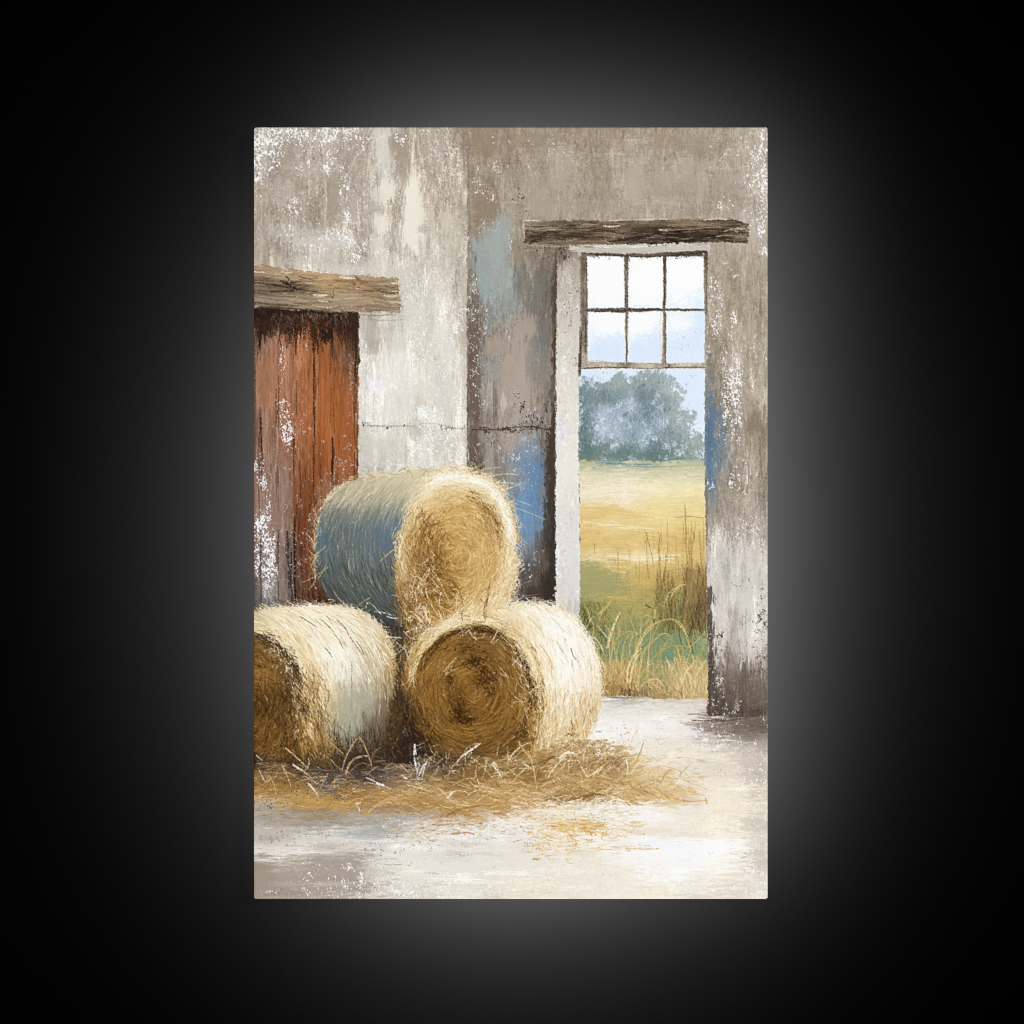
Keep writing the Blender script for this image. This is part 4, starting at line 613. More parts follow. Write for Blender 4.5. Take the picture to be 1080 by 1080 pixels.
curve_stroke("448,921,455,921,463,922,.9,150,144,134,.7;405,912,415,912,424,911.5,1,130,140,144,.7;395,908,405,906,420,906,.9,150,156,156,.6;300,892,310,892,320,892,.8,120,112,102,.6;372,882,390,881,410,884,2.6,168,174,174,.5;385,888,400,890,430,888,1,140,146,146,.5;268,907,290,908,330,905,1.6,210,203,194,.6;300,909,325,907,345,908,1,150,140,128,.5", af)
part('painted_floor', poly([(620, 735), (746, 737), (746.5, 756), (815, 757), (815, 960), (260, 960), (260, 800), (600, 790)], .5))
# ---- dark hollow between the bales
GAP = """420,690,64,57,52;425,720,84,67,48;420,750,94,72,44;430,740,60,46,34;415,780,84,66,44;430,790,44,39,38;405,800,68,57,48;420,660,62,58,56;430,670,80,66,50;440,670,110,84,50;400,640,66,72,70;380,645,62,58,54;340,640,70,46,34;330,635,88,54,38;360,640,60,54,48;430,645,84,72,56;445,640,110,84,50;385,660,76,70,62;430,812,46,42,42;410,815,70,60,54;380,810,74,62,52;300,815,80,62,44"""
put(field(GAP, 1, 1, warp(2.4, 3, 2.4, 4, 35)), poly([(330, 634), (345, 640), (372, 640), (405, 634), (440, 640), (452, 660), (440, 700), (436, 760), (440, 815), (380, 825), (300, 820), (390, 760), (412, 700), (395, 652), (350, 642)], 3, 1.5, (3, 4), 211))
def gap_hairs():
    g = np.random.default_rng(213); n = 700
    x = g.uniform(378, 442, n); y = g.uniform(690, 818, n)
    m = poly([(405, 690), (440, 690), (440, 815), (378, 820), (384, 790), (408, 750)], 3)
    k = g.random(n)[:, None]
    c = np.where(k < .5, np.array([[52, 42, 34]]), np.where(k < .85, np.array([[104, 78, 46]]), np.array([[146, 110, 62]])))+g.normal(0, 12, n)[:, None]
    strokes(x, y, g.normal(1.7, .6, n), g.uniform(4, 15, n), g.uniform(.6, 1.5, n), np.clip(c, 20, 250), g.normal(0, .4, n), .7, m, 5)
gap_hairs()
# ================================================================== hay
def hay(M, cols, seed, angf, n, L, w, dl=18, jit=2.5, cf=0.0, sp=.22, alpha=.85, layers=6, light=None, wx=None, clipM=None):
    """lay a base field then thousands of straws that follow angf(x, y)"""
    g = np.random.default_rng(seed)
    Fb = field(cols, 1, 1, wx if wx is not None else warp(2.2, 2.2, 1.8, 2.2, seed+1))
    put(Fb, M)
    x, y = sample(M, n, g)
    c = pick(Fb, x+g.normal(0, jit, n), y+g.normal(0, jit, n))
    k = g.normal(0, dl, n)
    c = c+k[:, None]*np.array([1, .96, .86])
    if light is not None:
        q = g.random(n) < light[0]
        c[q] = c[q]*(1-light[2])+np.array(light[1])*light[2]+g.normal(0, 8, q.sum())[:, None]
    strokes(x, y, angf(x, y)+g.normal(0, sp, n), g.uniform(.45, 1.35, n)*L, w*g.uniform(.55, 1.3, n), np.clip(c, 0, 253), cf+g.normal(0, .25, n), alpha, clipM, layers)
    return Fb
def ring(cx, cy, kx=1.0, ky=1.0):
    return lambda x, y: np.arctan2((x-cx)/kx*ky, -(y-cy)/ky*kx)
def side(cy, ry, rx, sgn):
    def f(x, y):
        v = np.clip((y-cy)/ry, -.97, .97)
        return np.arctan2(ry*np.ones_like(v), -sgn*rx*v/np.sqrt(1-v*v))
    return f

# ---- upper bale
TB = [(333, 590), (332, 575), (333, 560), (337, 545), (343, 530), (352, 518), (364, 510), (380, 504), (400, 501), (430, 498), (470, 496), (480, 500), (470, 580), (440, 660), (415, 660), (390, 648), (360, 640), (345, 630), (337, 612)]
ab = poly(TB, 2.4, 1.2, (2.5, 3), 221)
TBC = """337,585,104,112,112;345,545,112,120,118;350,525,166,160,142;358,515,176,168,146;370,510,192,182,156;400,505,204,194,168;430,501,218,208,180;460,500,224,210,180;
340,570,88,104,112;360,560,106,114,114;372,548,112,120,118;380,540,142,144,132;390,532,160,156,138;400,524,172,166,144;420,520,184,176,150;432,512,206,196,168;370,525,176,168,146;385,518,184,176,152;
380,560,104,116,122;400,562,106,120,130;415,560,104,122,142;422,550,122,132,138;395,548,122,130,128;408,545,138,142,132;420,538,152,152,136;380,575,102,112,114;410,572,98,114,132;
345,590,100,110,108;370,590,96,107,106;395,590,95,108,115;415,588,106,114,116;345,612,92,98,94;370,615,90,97,90;395,610,92,102,98;412,608,102,100,84;
347,628,66,62,56;365,634,76,80,74;385,632,76,84,78;405,632,76,86,84;418,640,86,76,60;420,655,58,54,52;400,648,64,68,66"""
hay(ab, TBC, 223, side(577, 84, 78, -1), 3600, 20, 1.0, 11, 3.5, .0, .12, .75, 6)
g = np.random.default_rng(225)
ml = ab*sstep(570, 520, YY)*(XX < 440)+ab*.12
n = 520; x, y = sample(ml, n, g)
strokes(x, y, side(577, 84, 78, -1)(x, y)+g.normal(0, .12, n), g.uniform(8, 26, n), g.uniform(.5, 1, n), np.array([214, 202, 168])+g.normal(0, 18, n)[:, None], .1, .6, ab, 5)
n = 190; x, y = sample(ab*(YY > 540)*(XX < 425), n, g)
strokes(x, y, side(577, 84, 78, -1)(x, y)+g.normal(0, .15, n), g.uniform(8, 24, n), g.uniform(.5, .9, n), np.array([150, 150, 128])+g.normal(0, 20, n)[:, None], .1, .42, ab, 5)
n = 160; x, y = sample(ab*np.exp(-((XX-405)/26)**2-((YY-565)/16)**2), n, g)
strokes(x, y, side(577, 84, 78, -1)(x, y)+g.normal(0, .15, n), g.uniform(6, 16, n), g.uniform(.9, 1.8, n), np.array([100, 122, 148])+g.normal(0, 10, n)[:, None], .1, .3, ab, 4)
n = 60; x, y = sample(ab*np.exp(-((XX-338)/5)**2-((YY-570)/16)**2), n, g)
strokes(x, y, math.pi/2+g.normal(.0, .12, n), g.uniform(6, 16, n), g.uniform(.9, 1.8, n), np.array([92, 116, 138])+g.normal(0, 10, n)[:, None], .1, .5, ab, 4)
put((104, 112, 112), ab*(XX < 432)*sstep(528, 545, YY)*.28)
n = 130; x, y = sample(ab*(YY > 590)*(XX < 420), n, g)
strokes(x, y, side(577, 84, 78, -1)(x, y)+g.normal(0, .2, n), g.uniform(6, 18, n), g.uniform(.7, 1.5, n), np.array([58, 64, 64])+g.normal(0, 8, n)[:, None], .1, .5, ab, 4)
# its round end
FACE1 = [(418, 600), (420, 580), (424, 560), (430, 542), (437, 526), (445, 513), (456, 504), (470, 499), (484, 497.5), (500, 499), (514, 504), (525, 511), (533, 522), (539, 538), (543, 556), (544, 580), (544, 600), (541, 620), (534, 640), (525, 655), (480, 668), (440, 672), (428, 660), (422, 640), (418, 620)]
a1 = poly(FACE1, 2.6, 1.6, (2.2, 2.2), 231)
F1C = """448,514,234,222,192;460,506,238,228,204;480,503,244,238,222;495,503,238,228,204;512,508,236,224,196;528,522,234,220,190;536,540,232,216,182;541,560,228,210,172;543,590,226,206,166;540,612,224,202,162;532,630,216,192,148;522,645,218,196,152;
455,520,226,204,160;470,525,214,186,134;490,518,220,194,146;495,528,206,174,118;512,522,214,190,144;515,545,172,138,86;522,555,178,144,90;505,540,196,162,104;526,575,196,162,108;528,600,206,174,122;520,605,200,165,108;520,625,206,174,120;505,630,206,174,120;495,645,212,184,136;
480,540,206,174,116;465,545,196,160,100;500,555,208,176,122;512,570,202,168,112;485,560,204,170,112;472,560,198,162,104;485,578,202,168,110;498,585,206,174,118;505,605,204,170,114;460,585,150,114,64;470,575,182,146,90;452,570,172,134,80;458,600,156,118,66;468,608,164,126,70;480,600,186,148,90;490,615,198,162,104;490,630,198,162,104;470,628,158,118,62;478,640,176,138,80;455,615,146,108,58;445,600,140,105,62;440,590,148,112,66;432,575,186,152,98;430,555,208,180,130;438,545,200,168,112;446,530,216,190,140;448,555,178,142,88;424,595,176,142,92;422,585,206,184,146;426,608,196,170,126;432,622,150,114,66;444,630,140,104,56;430,640,122,92,54;445,648,164,122,66;460,645,166,126,68;438,660,112,86,54;460,658,180,142,86;480,656,206,176,124;424,630,140,112,76;505,655,220,196,152"""
hay(a1, F1C, 233, ring(482, 580, 1, 1.25), 5600, 12, 1.0, 24, 3, .5, .5, .85, 7, (.09, (240, 222, 178), .7))
C -= (a1*sstep(.12, .4, ell(482, 580, 60, 78)))[..., None]*np.array([4, 6, 8], np.float32)
g = np.random.default_rng(235)
def arc_lights(cx, cy, rx, ry, n, col, dl, seed, L=(8, 20), w=(.5, 1), a0=0, a1_=6.283, sp=.25, al=.85, M=None, spr=.12):
    g = np.random.default_rng(seed)
    t = g.uniform(a0, a1_, n); r = 1+g.normal(0, spr, n)
    x = cx+rx*r*np.cos(t); y = cy+ry*r*np.sin(t)
    a = np.arctan2(ry*np.cos(t), -rx*np.sin(t))
    strokes(x, y, a+g.normal(0, sp, n), g.uniform(*L, n), g.uniform(*w, n), np.clip(np.array(col)+g.normal(0, dl, n)[:, None]*np.array([1, 1, .9]), 0, 254), g.normal(.3, .3, n), al, M, 5)
arc_lights(482, 577, 57, 74, 430, (238, 224, 190), 16, 237, a0=3.7, a1_=7.2, spr=.09, sp=.4)
arc_lights(482, 577, 44, 58, 150, (228, 204, 152), 14, 238, a0=2.6, a1_=7.2, spr=.12, sp=.35)
arc_lights(482, 577, 30, 40, 130, (222, 192, 136), 16, 239, spr=.22, sp=.45)
arc_lights(482, 577, 34, 46, 260, (116, 82, 40), 14, 240, a0=1.6, a1_=3.9, spr=.25, sp=.5, L=(5, 13), w=(.7, 1.5), al=.7)
arc_lights(482, 577, 45, 58, 60, (134, 100, 56), 14, 241, a0=5.0, a1_=6.2, spr=.06, sp=.3, L=(6, 14), w=(.7, 1.6), al=.65)
g = np.random.default_rng(242)
n = 200; x = g.normal(452, 12, n); y = g.normal(612, 20, n)
strokes(x, y, g.uniform(0, 3.14, n), g.uniform(4, 11, n), g.uniform(.6, 1.2, n), np.array([108, 78, 40])+g.normal(0, 18, n)[:, None], g.normal(0, .6, n), .7, a1, 4)
n = 110; x = g.normal(446, 13, n); y = g.normal(615, 24, n)
strokes(x, y, g.uniform(0, 3.14, n), g.uniform(4, 11, n), g.uniform(.5, 1, n), np.array([238, 222, 186])+g.normal(0, 14, n)[:, None], g.normal(0, .8, n), .8, a1, 4)
n = 150; x = g.uniform(416, 446, n); y = g.uniform(560, 690, n)
strokes(x, y, g.normal(1.45, .3, n), g.uniform(7, 20, n), g.uniform(.6, 1.2, n), np.array([170, 132, 74])+g.normal(0, 30, n)[:, None], g.normal(0, .4, n), .75, poly([(412, 560), (450, 560), (450, 690), (430, 690), (412, 640)], 4), 4)
n = 60; x = g.uniform(478, 515, n); y = g.uniform(625, 655, n)
strokes(x, y, g.normal(2.2, .3, n), g.uniform(8, 22, n), g.uniform(.6, 1.1, n), np.array([238, 220, 178])+g.normal(0, 14, n)[:, None], g.normal(0, .4, n), .8, None, 4)
arc_lights(482, 577, 58, 76, 170, (252, 248, 236), 4, 243, a0=4.2, a1_=6.2, spr=.03, sp=.35, L=(7, 18), w=(.7, 1.3), al=.9)
arc_lights(482, 577, 60, 70, 60, (242, 226, 190), 12, 244, a0=2.8, a1_=4.0, spr=.05, sp=.4, L=(7, 18), w=(.6, 1.1), al=.85)
g = np.random.default_rng(245); n = 90; x = g.normal(446, 12, n); y = g.normal(648, 16, n)
strokes(x, y, g.normal(1.1, .6, n), g.uniform(7, 20, n), g.uniform(.6, 1.1, n), np.array([244, 232, 204])+g.normal(0, 10, n)[:, None], g.normal(0, .5, n), .8, a1, 4)
part('painted_hay_bale', np.maximum(ab, a1))

# ---- lower left bale
LB = [(260, 647), (268, 646), (280, 642), (300, 640), (330, 638.5), (350, 639), (372, 642), (388, 648), (400, 658), (410, 672), (415, 688), (416, 705), (414, 730), (408, 755), (404, 780), (400, 805), (380, 815), (340, 822), (300, 818), (260, 815)]
a3 = poly(LB, 2.2, 1.2, (2.6, 2.6), 251)
LBC = """272,650,206,194,160;285,646,230,214,178;300,648,236,222,190;330,644,242,232,208;370,646,238,228,202;392,655,226,210,178;300,662,228,208,166;320,655,240,228,198;345,655,242,234,212;370,662,238,230,206;390,668,228,214,184;404,675,206,184,138;412,690,196,168,118;414,705,170,142,100;
310,675,226,200,152;325,690,234,212,170;340,680,242,230,204;355,690,246,242,230;345,668,240,228,200;375,690,228,217,192;392,692,206,190,156;404,700,188,166,124;330,705,232,208,160;345,712,242,230,200;358,712,240,236,224;372,708,224,218,204;388,712,196,186,160;400,715,192,172,134;410,722,150,128,94;
340,725,232,210,168;350,735,206,192,158;365,732,188,184,160;382,735,180,176,152;400,735,174,164,140;350,755,188,176,146;370,755,174,172,148;388,752,150,142,122;402,755,126,110,90;408,740,120,98,70;345,740,216,190,144;352,775,150,138,110;368,775,168,164,142;378,785,120,108,90;395,775,104,92,76;365,795,128,114,92;385,800,80,70,58;345,790,146,120,76;345,805,150,120,72;330,800,120,96,60;365,810,80,68,54;405,790,80,66,48"""
hay(a3, LBC, 253, side(742, 104, 92, 1), 4200, 19, 1.0, 13, 3, -.2, .16, .8, 6)
g = np.random.default_rng(255)
n = 420; x, y = sample(a3*np.exp(-((YY-682-(XX-345)*.25)/30)**2)*(XX > 290), n, g)
strokes(x, y, side(742, 104, 92, 1)(x, y)+g.normal(0, .14, n), g.uniform(8, 24, n), g.uniform(.6, 1.3, n), np.array([250, 246, 234])+g.normal(0, 6, n)[:, None], -.1, .7, a3, 5)
n = 120; x, y = sample(a3*(YY < 730)*(XX > 300), n, g)
strokes(x, y, side(742, 104, 92, 1)(x, y)+g.normal(0, .2, n), g.uniform(5, 16, n), g.uniform(.5, .9, n), np.array([172, 138, 82])+g.normal(0, 18, n)[:, None], -.1, .65, a3, 4)
curve_stroke("""316,650,326,656,334,661.5,1,130,98,54;337,653,344,658,352,667,1,150,116,66;355,654,362,660,366,666,1.2,130,100,58;352,668,358,676,362,684,.9,150,120,74;366,666,372,676,382,690,1,140,112,66;343,683,347,688,350,693,1,130,104,64;376,676,382,686,384,690,.9,120,100,62;371,700,371,730,371,750,1,150,132,96,.8;356,722,357,740,356,760,.8,214,196,160,.7;362,700,366,712,362,724,.9,200,184,150,.7;386,718,387,735,386,752,.8,150,140,118,.7""", a3)
n = 420; x = g.uniform(352, 412, n); y = 815-np.abs(g.normal(0, 26, n))
strokes(x, y, g.normal(1.5, .18, n), g.uniform(6, 20, n), g.uniform(.7, 1.6, n), np.array([70, 58, 48])+g.normal(0, 16, n)[:, None], 0, .7*sstep(735, 785, y), a3, 5)
put((176, 174, 150), poly([(352, 735), (388, 728), (398, 738), (384, 750), (380, 770), (372, 778), (356, 772)], 6, 3, (3, 6), 257)*.5)
scumble(a3*(XX > 345)*(YY > 700)*(YY < 790), 420, 1.55, 13, 1, 14, 258, alpha=.6, jit=3)
# its dark round end
FACE3 = [(260, 662), (272, 663), (284, 666), (296, 674), (307, 686), (316, 702), (325, 720), (331, 742), (337, 765), (342, 790), (346, 815), (300, 825), (260, 825)]
a4 = poly(FACE3, 3, 1.8, (2.4, 2.4), 261)
F3C = """270,664,186,164,120;280,670,130,104,70;270,675,112,82,48;285,680,92,66,38;292,690,104,78,46;275,690,114,84,46;300,690,132,104,68;300,700,100,74,44;275,712,140,105,55;290,715,128,94,50;308,712,104,82,54;278,730,106,76,38;272,745,86,62,32;290,740,90,66,36;312,740,92,68,42;312,725,84,64,44;322,745,104,82,54;280,765,112,80,40;300,760,96,70,38;318,765,128,95,52;328,770,150,118,72;272,785,110,80,42;285,790,124,90,46;310,790,104,76,42;330,792,142,110,64;270,805,66,50,34;285,812,60,48,36;305,812,76,60,42;325,812,96,76,48"""
hay(a4, F3C, 263, ring(262, 748, 1, 1.3), 3600, 10, 1.0, 21, 2.5, .4, .5, .85, 7, (.10, (206, 164, 92), .6))
arc_lights(262, 757, 67, 94, 420, (238, 222, 184), 14, 265, a0=-1.45, a1_=.2, spr=.045, sp=.3, L=(7, 18), w=(.5, 1.1))
arc_lights(262, 757, 62, 88, 170, (66, 50, 34), 10, 266, a0=-1.45, a1_=.1, spr=.03, sp=.35, L=(5, 13), w=(.7, 1.7), al=.7)
arc_lights(262, 755, 54, 80, 80, (226, 210, 178), 16, 267, a0=-1.2, a1_=.3, spr=.06, sp=.7, L=(4, 9), w=(.6, 1.2), al=.8)
n = 240; x = g.uniform(268, 330, n); y = g.uniform(700, 815, n)
strokes(x, y, g.normal(1.5, .8, n), g.uniform(4, 11, n), g.uniform(.6, 1.3, n), np.array([54, 40, 26])+g.normal(0, 8, n)[:, None], g.normal(0, .5, n), .65, a4, 4)
flecks("300,680,14,12,.4;305,700,10,16,.35;318,725,9,16,.4;322,755,9,16,.35", (224, 208, 178), .75)
n = 160; x = g.normal(324, 7, n)+0; y = g.uniform(715, 800, n)
strokes(x+(y-740)*.09, y, g.normal(1.25, .3, n), g.uniform(8, 20, n), g.uniform(.5, 1, n), np.array([216, 180, 118])+g.normal(0, 24, n)[:, None], g.normal(0, .3, n), .7, None, 4)
curve_stroke("324,738,330,752,342,770,1,226,200,150;322,760,326,775,336,786,.9,190,154,96;330,720,338,735,345,760,1.1,240,224,184;336,735,342,750,350,770,1,228,196,140;320,715,330,730,340,745,.9,244,232,200;270,664,290,666,306,680,.9,232,214,172;286,655,305,670,316,690,1,236,220,184")
g = np.random.default_rng(268); n = 420; y = g.uniform(700, 812, n); x = 332+(y-740)*.13+g.normal(0, 7.5, n)
k = g.random(n)[:, None]
strokes(x, y, g.normal(1.3, .35, n), g.uniform(6, 17, n), g.uniform(.6, 1.3, n), np.where(k < .5, np.array([[152, 116, 66]]), np.where(k < .8, np.array([[106, 78, 46]]), np.array([[232, 212, 170]])))+g.normal(0, 13, n)[:, None], g.normal(0, .4, n), .72*sstep(690, 730, y), np.maximum(a3, a4), 5)
part('painted_hay_bale', np.maximum(a3, a4))

# ---- lower right bale
RB = [(428, 700), (436, 684), (448, 672), (464, 660), (484, 652), (505, 646), (525, 640), (548, 636), (570, 636), (588, 640), (602, 648), (614, 660), (624, 676), (631, 694), (634, 714), (634, 735), (630, 752), (624, 768), (618, 780), (600, 798), (560, 808), (500, 810), (450, 806), (432, 790), (427, 760), (426, 730)]
a5 = poly(RB, 2.4, 1.3, (2.4, 2.4), 271)
RBC = """540,644,228,212,178;560,641,240,232,212;580,645,242,234,216;600,655,245,239,226;520,655,222,198,154;545,660,222,198,154;560,658,238,224,194;580,662,246,242,232;592,682,250,248,243;612,676,242,234,216;575,690,240,226,196;565,700,230,206,160;600,708,246,240,228;618,700,240,230,210;626,712,236,222,198;580,720,236,220,186;575,735,222,198,152;600,735,242,232,212;616,730,236,224,200;629,735,222,204,170;572,755,206,176,126;590,755,232,214,180;604,758,226,206,168;616,758,206,180,134;626,755,196,168,122;575,775,192,158,104;590,778,214,188,142;606,776,214,192,152;618,772,206,178,130;565,792,176,138,82;590,795,200,170,118;556,690,222,196,150;604,790,206,180,134;480,650,226,206,164;440,690,200,170,118;430,760,60,46,36"""
hay(a5, RBC, 273, side(720, 92, 74, 1), 4800, 17, 1.0, 15, 2.6, -.25, .2, .85, 7, (.2, (252, 246, 232), .7))
g = np.random.default_rng(275)
n = 480; x, y = sample(a5*(XX > 540)*np.exp(-((XX-596)/26)**2-((YY-688)/46)**2), n, g)
strokes(x, y, side(720, 92, 74, 1)(x, y)+g.normal(0, .18, n), g.uniform(7, 22, n), g.uniform(.6, 1.2, n), np.array([253, 250, 243])+g.normal(0, 5, n)[:, None], -.15, .75, a5, 5)
n = 170; x, y = sample(a5*(XX > 560), n, g)
strokes(x, y, side(720, 92, 74, 1)(x, y)+g.normal(0, .2, n), g.uniform(6, 18, n), g.uniform(.5, .9, n), np.array([198, 160, 100])+g.normal(0, 20, n)[:, None], -.15, .65, a5, 5)
n = 200; x, y = sample(a5*(XX > 562)*(YY > 730), n, g)
strokes(x, y, g.normal(1.62, .22, n), g.uniform(7, 20, n), g.uniform(.6, 1.1, n), np.array([190, 150, 92])+g.normal(0, 26, n)[:, None], 0, .7, a5, 5)
n = 200; x, y = sample(a5*(XX > 562)*(YY > 700), n, g)
strokes(x, y, g.normal(1.6, .3, n), g.uniform(7, 18, n), g.uniform(.5, 1, n), np.array([248, 240, 220])+g.normal(0, 8, n)[:, None], 0, .75, a5, 5)
curve_stroke("602,684,604,690,607,696,1.2,150,116,62;587,676,590,682,593,688,.9,190,150,92;570,680,578,692,584,706,1,206,172,112;556,650,566,660,574,672,1,214,184,128;602,760,604,766,603,770,1.6,130,96,52;596,776,600,774,603,776,2,96,70,42;573,720,574,735,572,750,1.2,150,112,58", a5)
# its round end: rim, then the dark coil
FACE5 = [(426, 735), (427, 712), (431, 696), (438, 682), (450, 668), (466, 657), (484, 650), (504, 648), (524, 652), (542, 662), (556, 676), (566, 694), (572, 716), (573, 740), (571, 762), (565, 780), (554, 796), (536, 806), (500, 812), (466, 808), (444, 800), (432, 780), (427, 758)]
a6 = poly(FACE5, 2.8, 1.6, (2.2, 2.2), 281)
F5C = """436,686,208,180,132;446,674,214,186,138;462,661,222,198,154;482,653,230,210,172;505,651,228,208,168;524,656,222,200,156;540,665,220,196,150;553,680,216,188,140;563,698,206,174,124;569,715,196,160,108;432,700,150,118,70;
446,690,176,140,84;458,676,172,138,84;475,664,176,142,90;498,660,156,122,74;515,662,146,114,68;530,668,134,102,58;545,682,126,92,50;556,700,118,86,46;564,720,116,84,44;570,742,122,90,50;568,762,146,110,60;
455,688,130,96,50;468,674,116,84,44;485,667,108,78,42;505,666,112,82,44;450,705,140,104,54;470,690,148,110,58;462,700,140,103,54;490,682,126,92,48;500,690,112,80,40;482,700,142,105,56;515,680,122,90,48;520,695,132,98,54;535,695,134,100,55;545,715,138,102,54;532,710,134,100,58;520,712,106,75,36;505,705,106,76,38;510,718,96,68,33;500,715,128,93,47;488,715,142,105,55;485,735,104,73,38;475,720,116,83,42;478,742,96,68,34;500,735,142,104,54;510,725,126,92,46;520,740,126,92,46;520,728,110,80,42;545,740,140,103,54;535,730,136,100,52;450,735,142,105,56;442,720,122,90,50;460,720,138,102,54;462,745,140,104,54;440,760,104,76,42;452,768,134,99,52;485,756,96,68,34;495,758,104,74,38;510,760,128,93,48;530,765,130,96,50;548,765,140,104,56;480,772,138,102,54;500,772,128,94,48;510,785,122,90,47;475,788,130,96,52;540,788,112,84,46;525,796,104,80,46;460,792,94,70,40;444,786,58,46,36;436,772,56,44,34;430,745,72,54,38;430,758,52,42,34;498,800,90,70,44;470,804,64,50,38;550,792,128,98,54;450,802,46,40,36"""
hay(a6, F5C, 283, ring(500, 730, 1, 1.1), 6500, 12, 1.0, 19, 2.5, .6, .34, .85, 7, (.10, (196, 150, 78), .6))
arc_lights(500, 732, 68, 79, 300, (238, 222, 182), 12, 285, a0=3.3, a1_=6.3, spr=.025, sp=.22, L=(8, 24), w=(.5, 1))
arc_lights(500, 732, 60, 69, 200, (74, 52, 28), 10, 286, a0=3.5, a1_=6.9, spr=.025, sp=.15, L=(8, 22), w=(.7, 1.7), al=.7)
for k, r in enumerate((.32, .42, .52, .62, .72, .82)):
    arc_lights(497, 732, 64*r, 70*r, int(60*r)+10, (186, 140, 72), 14, 287+k, spr=.06, sp=.12, L=(9, 26), w=(.5, .9), al=.6)
    arc_lights(497, 732, 64*(r+.05), 70*(r+.05), int(60*r)+10, (84, 60, 30), 9, 297+k, spr=.06, sp=.14, L=(8, 22), w=(.6, 1.2), al=.6)
g = np.random.default_rng(289)
for cx, cy, sx, sy, n in ((500, 698, 12, 7, 90), (512, 714, 9, 9, 90), (492, 684, 12, 5, 40), (484, 750, 7, 8, 90), (492, 760, 10, 4, 50), (474, 716, 4, 6, 30), (516, 730, 4, 7, 30), (550, 776, 10, 10, 50), (452, 768, 8, 14, 40), (440, 785, 8, 14, 80), (565, 735, 4, 16, 40)):
    x = g.normal(cx, sx*.6, n); y = g.normal(cy, sy*.6, n)
    strokes(x, y, g.uniform(0, 3.14, n), g.uniform(2.5, 7, n), g.uniform(.8, 1.6, n), np.array([62, 42, 22])+g.normal(0, 9, n)[:, None], g.normal(0, .6, n), .7, a6, 4)
n = 300; x, y = sample(a6*np.exp(-((XX-495)/46)**2-((YY-732)/46)**2), n, g)
strokes(x, y, g.uniform(0, 3.14, n), g.uniform(1.8, 4.5, n), g.uniform(.8, 1.4, n), np.array([178, 132, 66])+g.normal(0, 18, n)[:, None], 0, .6, a6, 4)
flecks("565,735,8,18,.4;555,745,12,14,.4;560,755,12,10,.4;530,715,14,8,.3;500,672,16,5,.35;470,705,10,8,.3", (214, 196, 162), .75, a6)
curve_stroke("469,708,474,701,481,694,1,206,182,138;470,712,476,708,484,704,.9,196,170,120;518,678,522,671,525,665,1.2,232,218,188;519,680,523,676,526,674,.9,210,190,150;494,664,498,670,503,675,1,226,212,184;498,672,505,673,511,671,1,198,178,140;540,702,545,696,551,690,.9,226,206,166;558,732,564,726,571,723,1.1,232,212,172;556,740,562,730,568,728,.8,206,178,128;528,670,534,676,541,683,1,206,186,150;536,726,548,738,560,742,.9,180,148,92;430,742,434,738,438,735,.9,150,124,80;446,668,452,664,462,662,1,244,232,200")
# straw that crosses the bright rim
for n, cx, cy, sx, sy, an, col in ((160, 555, 700, 14, 34, 1.0, (244, 232, 200)), (120, 470, 658, 30, 6, -.25, (240, 224, 186)), (110, 573, 735, 7, 34, 1.5, (238, 220, 178)), (120, 580, 775, 16, 18, 1.9, (240, 226, 190)), (70, 560, 750, 10, 24, 1.3, (196, 156, 92)), (90, 520, 650, 26, 8, .3, (246, 234, 206)), (50, 500, 645, 20, 8, .2, (206, 170, 110)), (90, 436, 690, 9, 24, 2.2, (206, 170, 108)), (60, 436, 690, 9, 24, 2.2, (120, 90, 50))):
    x = g.normal(cx, sx*.7, n); y = g.normal(cy, sy*.7, n)
    strokes(x, y, g.normal(an, .4, n), g.uniform(5, 16, n), g.uniform(.5, 1, n), np.clip(np.array(col)+g.normal(0, 10, n)[:, None], 0, 254), g.normal(0, .4, n), .75, a5, 4)
part('painted_hay_bale', np.maximum(a5, a6))
# stray straws sticking out of the outlines
def fringe(P, n, L, seed, cols, out=2.0, sp=.6, wd=(.5, .9), al=.85):
    n = int(n*1.7); out *= 1.25; sp *= 1.15
    g = np.random.default_rng(seed); P = np.array(P, float)
    seg = np.hypot(*(P[1:]-P[:-1]).T); k = np.searchsorted(np.cumsum(seg)/seg.sum(), g.random(n))
    f = g.random(n)[:, None]; q = P[k]*(1-f)+P[k+1]*f; d = P[k+1]-P[k]
    a = np.arctan2(d[:, 1], d[:, 0]); nx, ny = np.sin(a), -np.cos(a)
    o = g.normal(out*.4, out, n)
    cols = np.array(cols, float); c = cols[g.integers(0, len(cols), n)]+g.normal(0, 10, n)[:, None]
    strokes(q[:, 0]+nx*o, q[:, 1]+ny*o, a+g.normal(0, sp, n)+np.pi*(g.random(n) < .5), g.uniform(.4, 1.4, n)*L, g.uniform(*wd, n), np.clip(c, 0, 254), g.normal(0, .9, n), al, None, 4)
WS = [[240, 228, 196], [226, 206, 160], [250, 244, 228], [206, 176, 120]]
fringe([(333, 610), (332, 575), (337, 545), (343, 530), (352, 518), (364, 510), (380, 504), (400, 501), (430, 498), (470, 496)], 120, 13, 301, WS+[[150, 120, 70]], 1.8, .45)
fringe([(445, 513), (456, 504), (470, 498), (484, 497), (500, 498), (514, 503), (527, 511), (536, 524), (541, 545), (544, 575), (545, 600), (541, 622), (534, 640)], 210, 15, 302, WS, 2.2, .55)
fringe([(268, 645), (285, 641), (330, 638), (372, 641), (400, 657), (412, 675), (416, 705)], 90, 12, 303, WS, 1.5, .5)
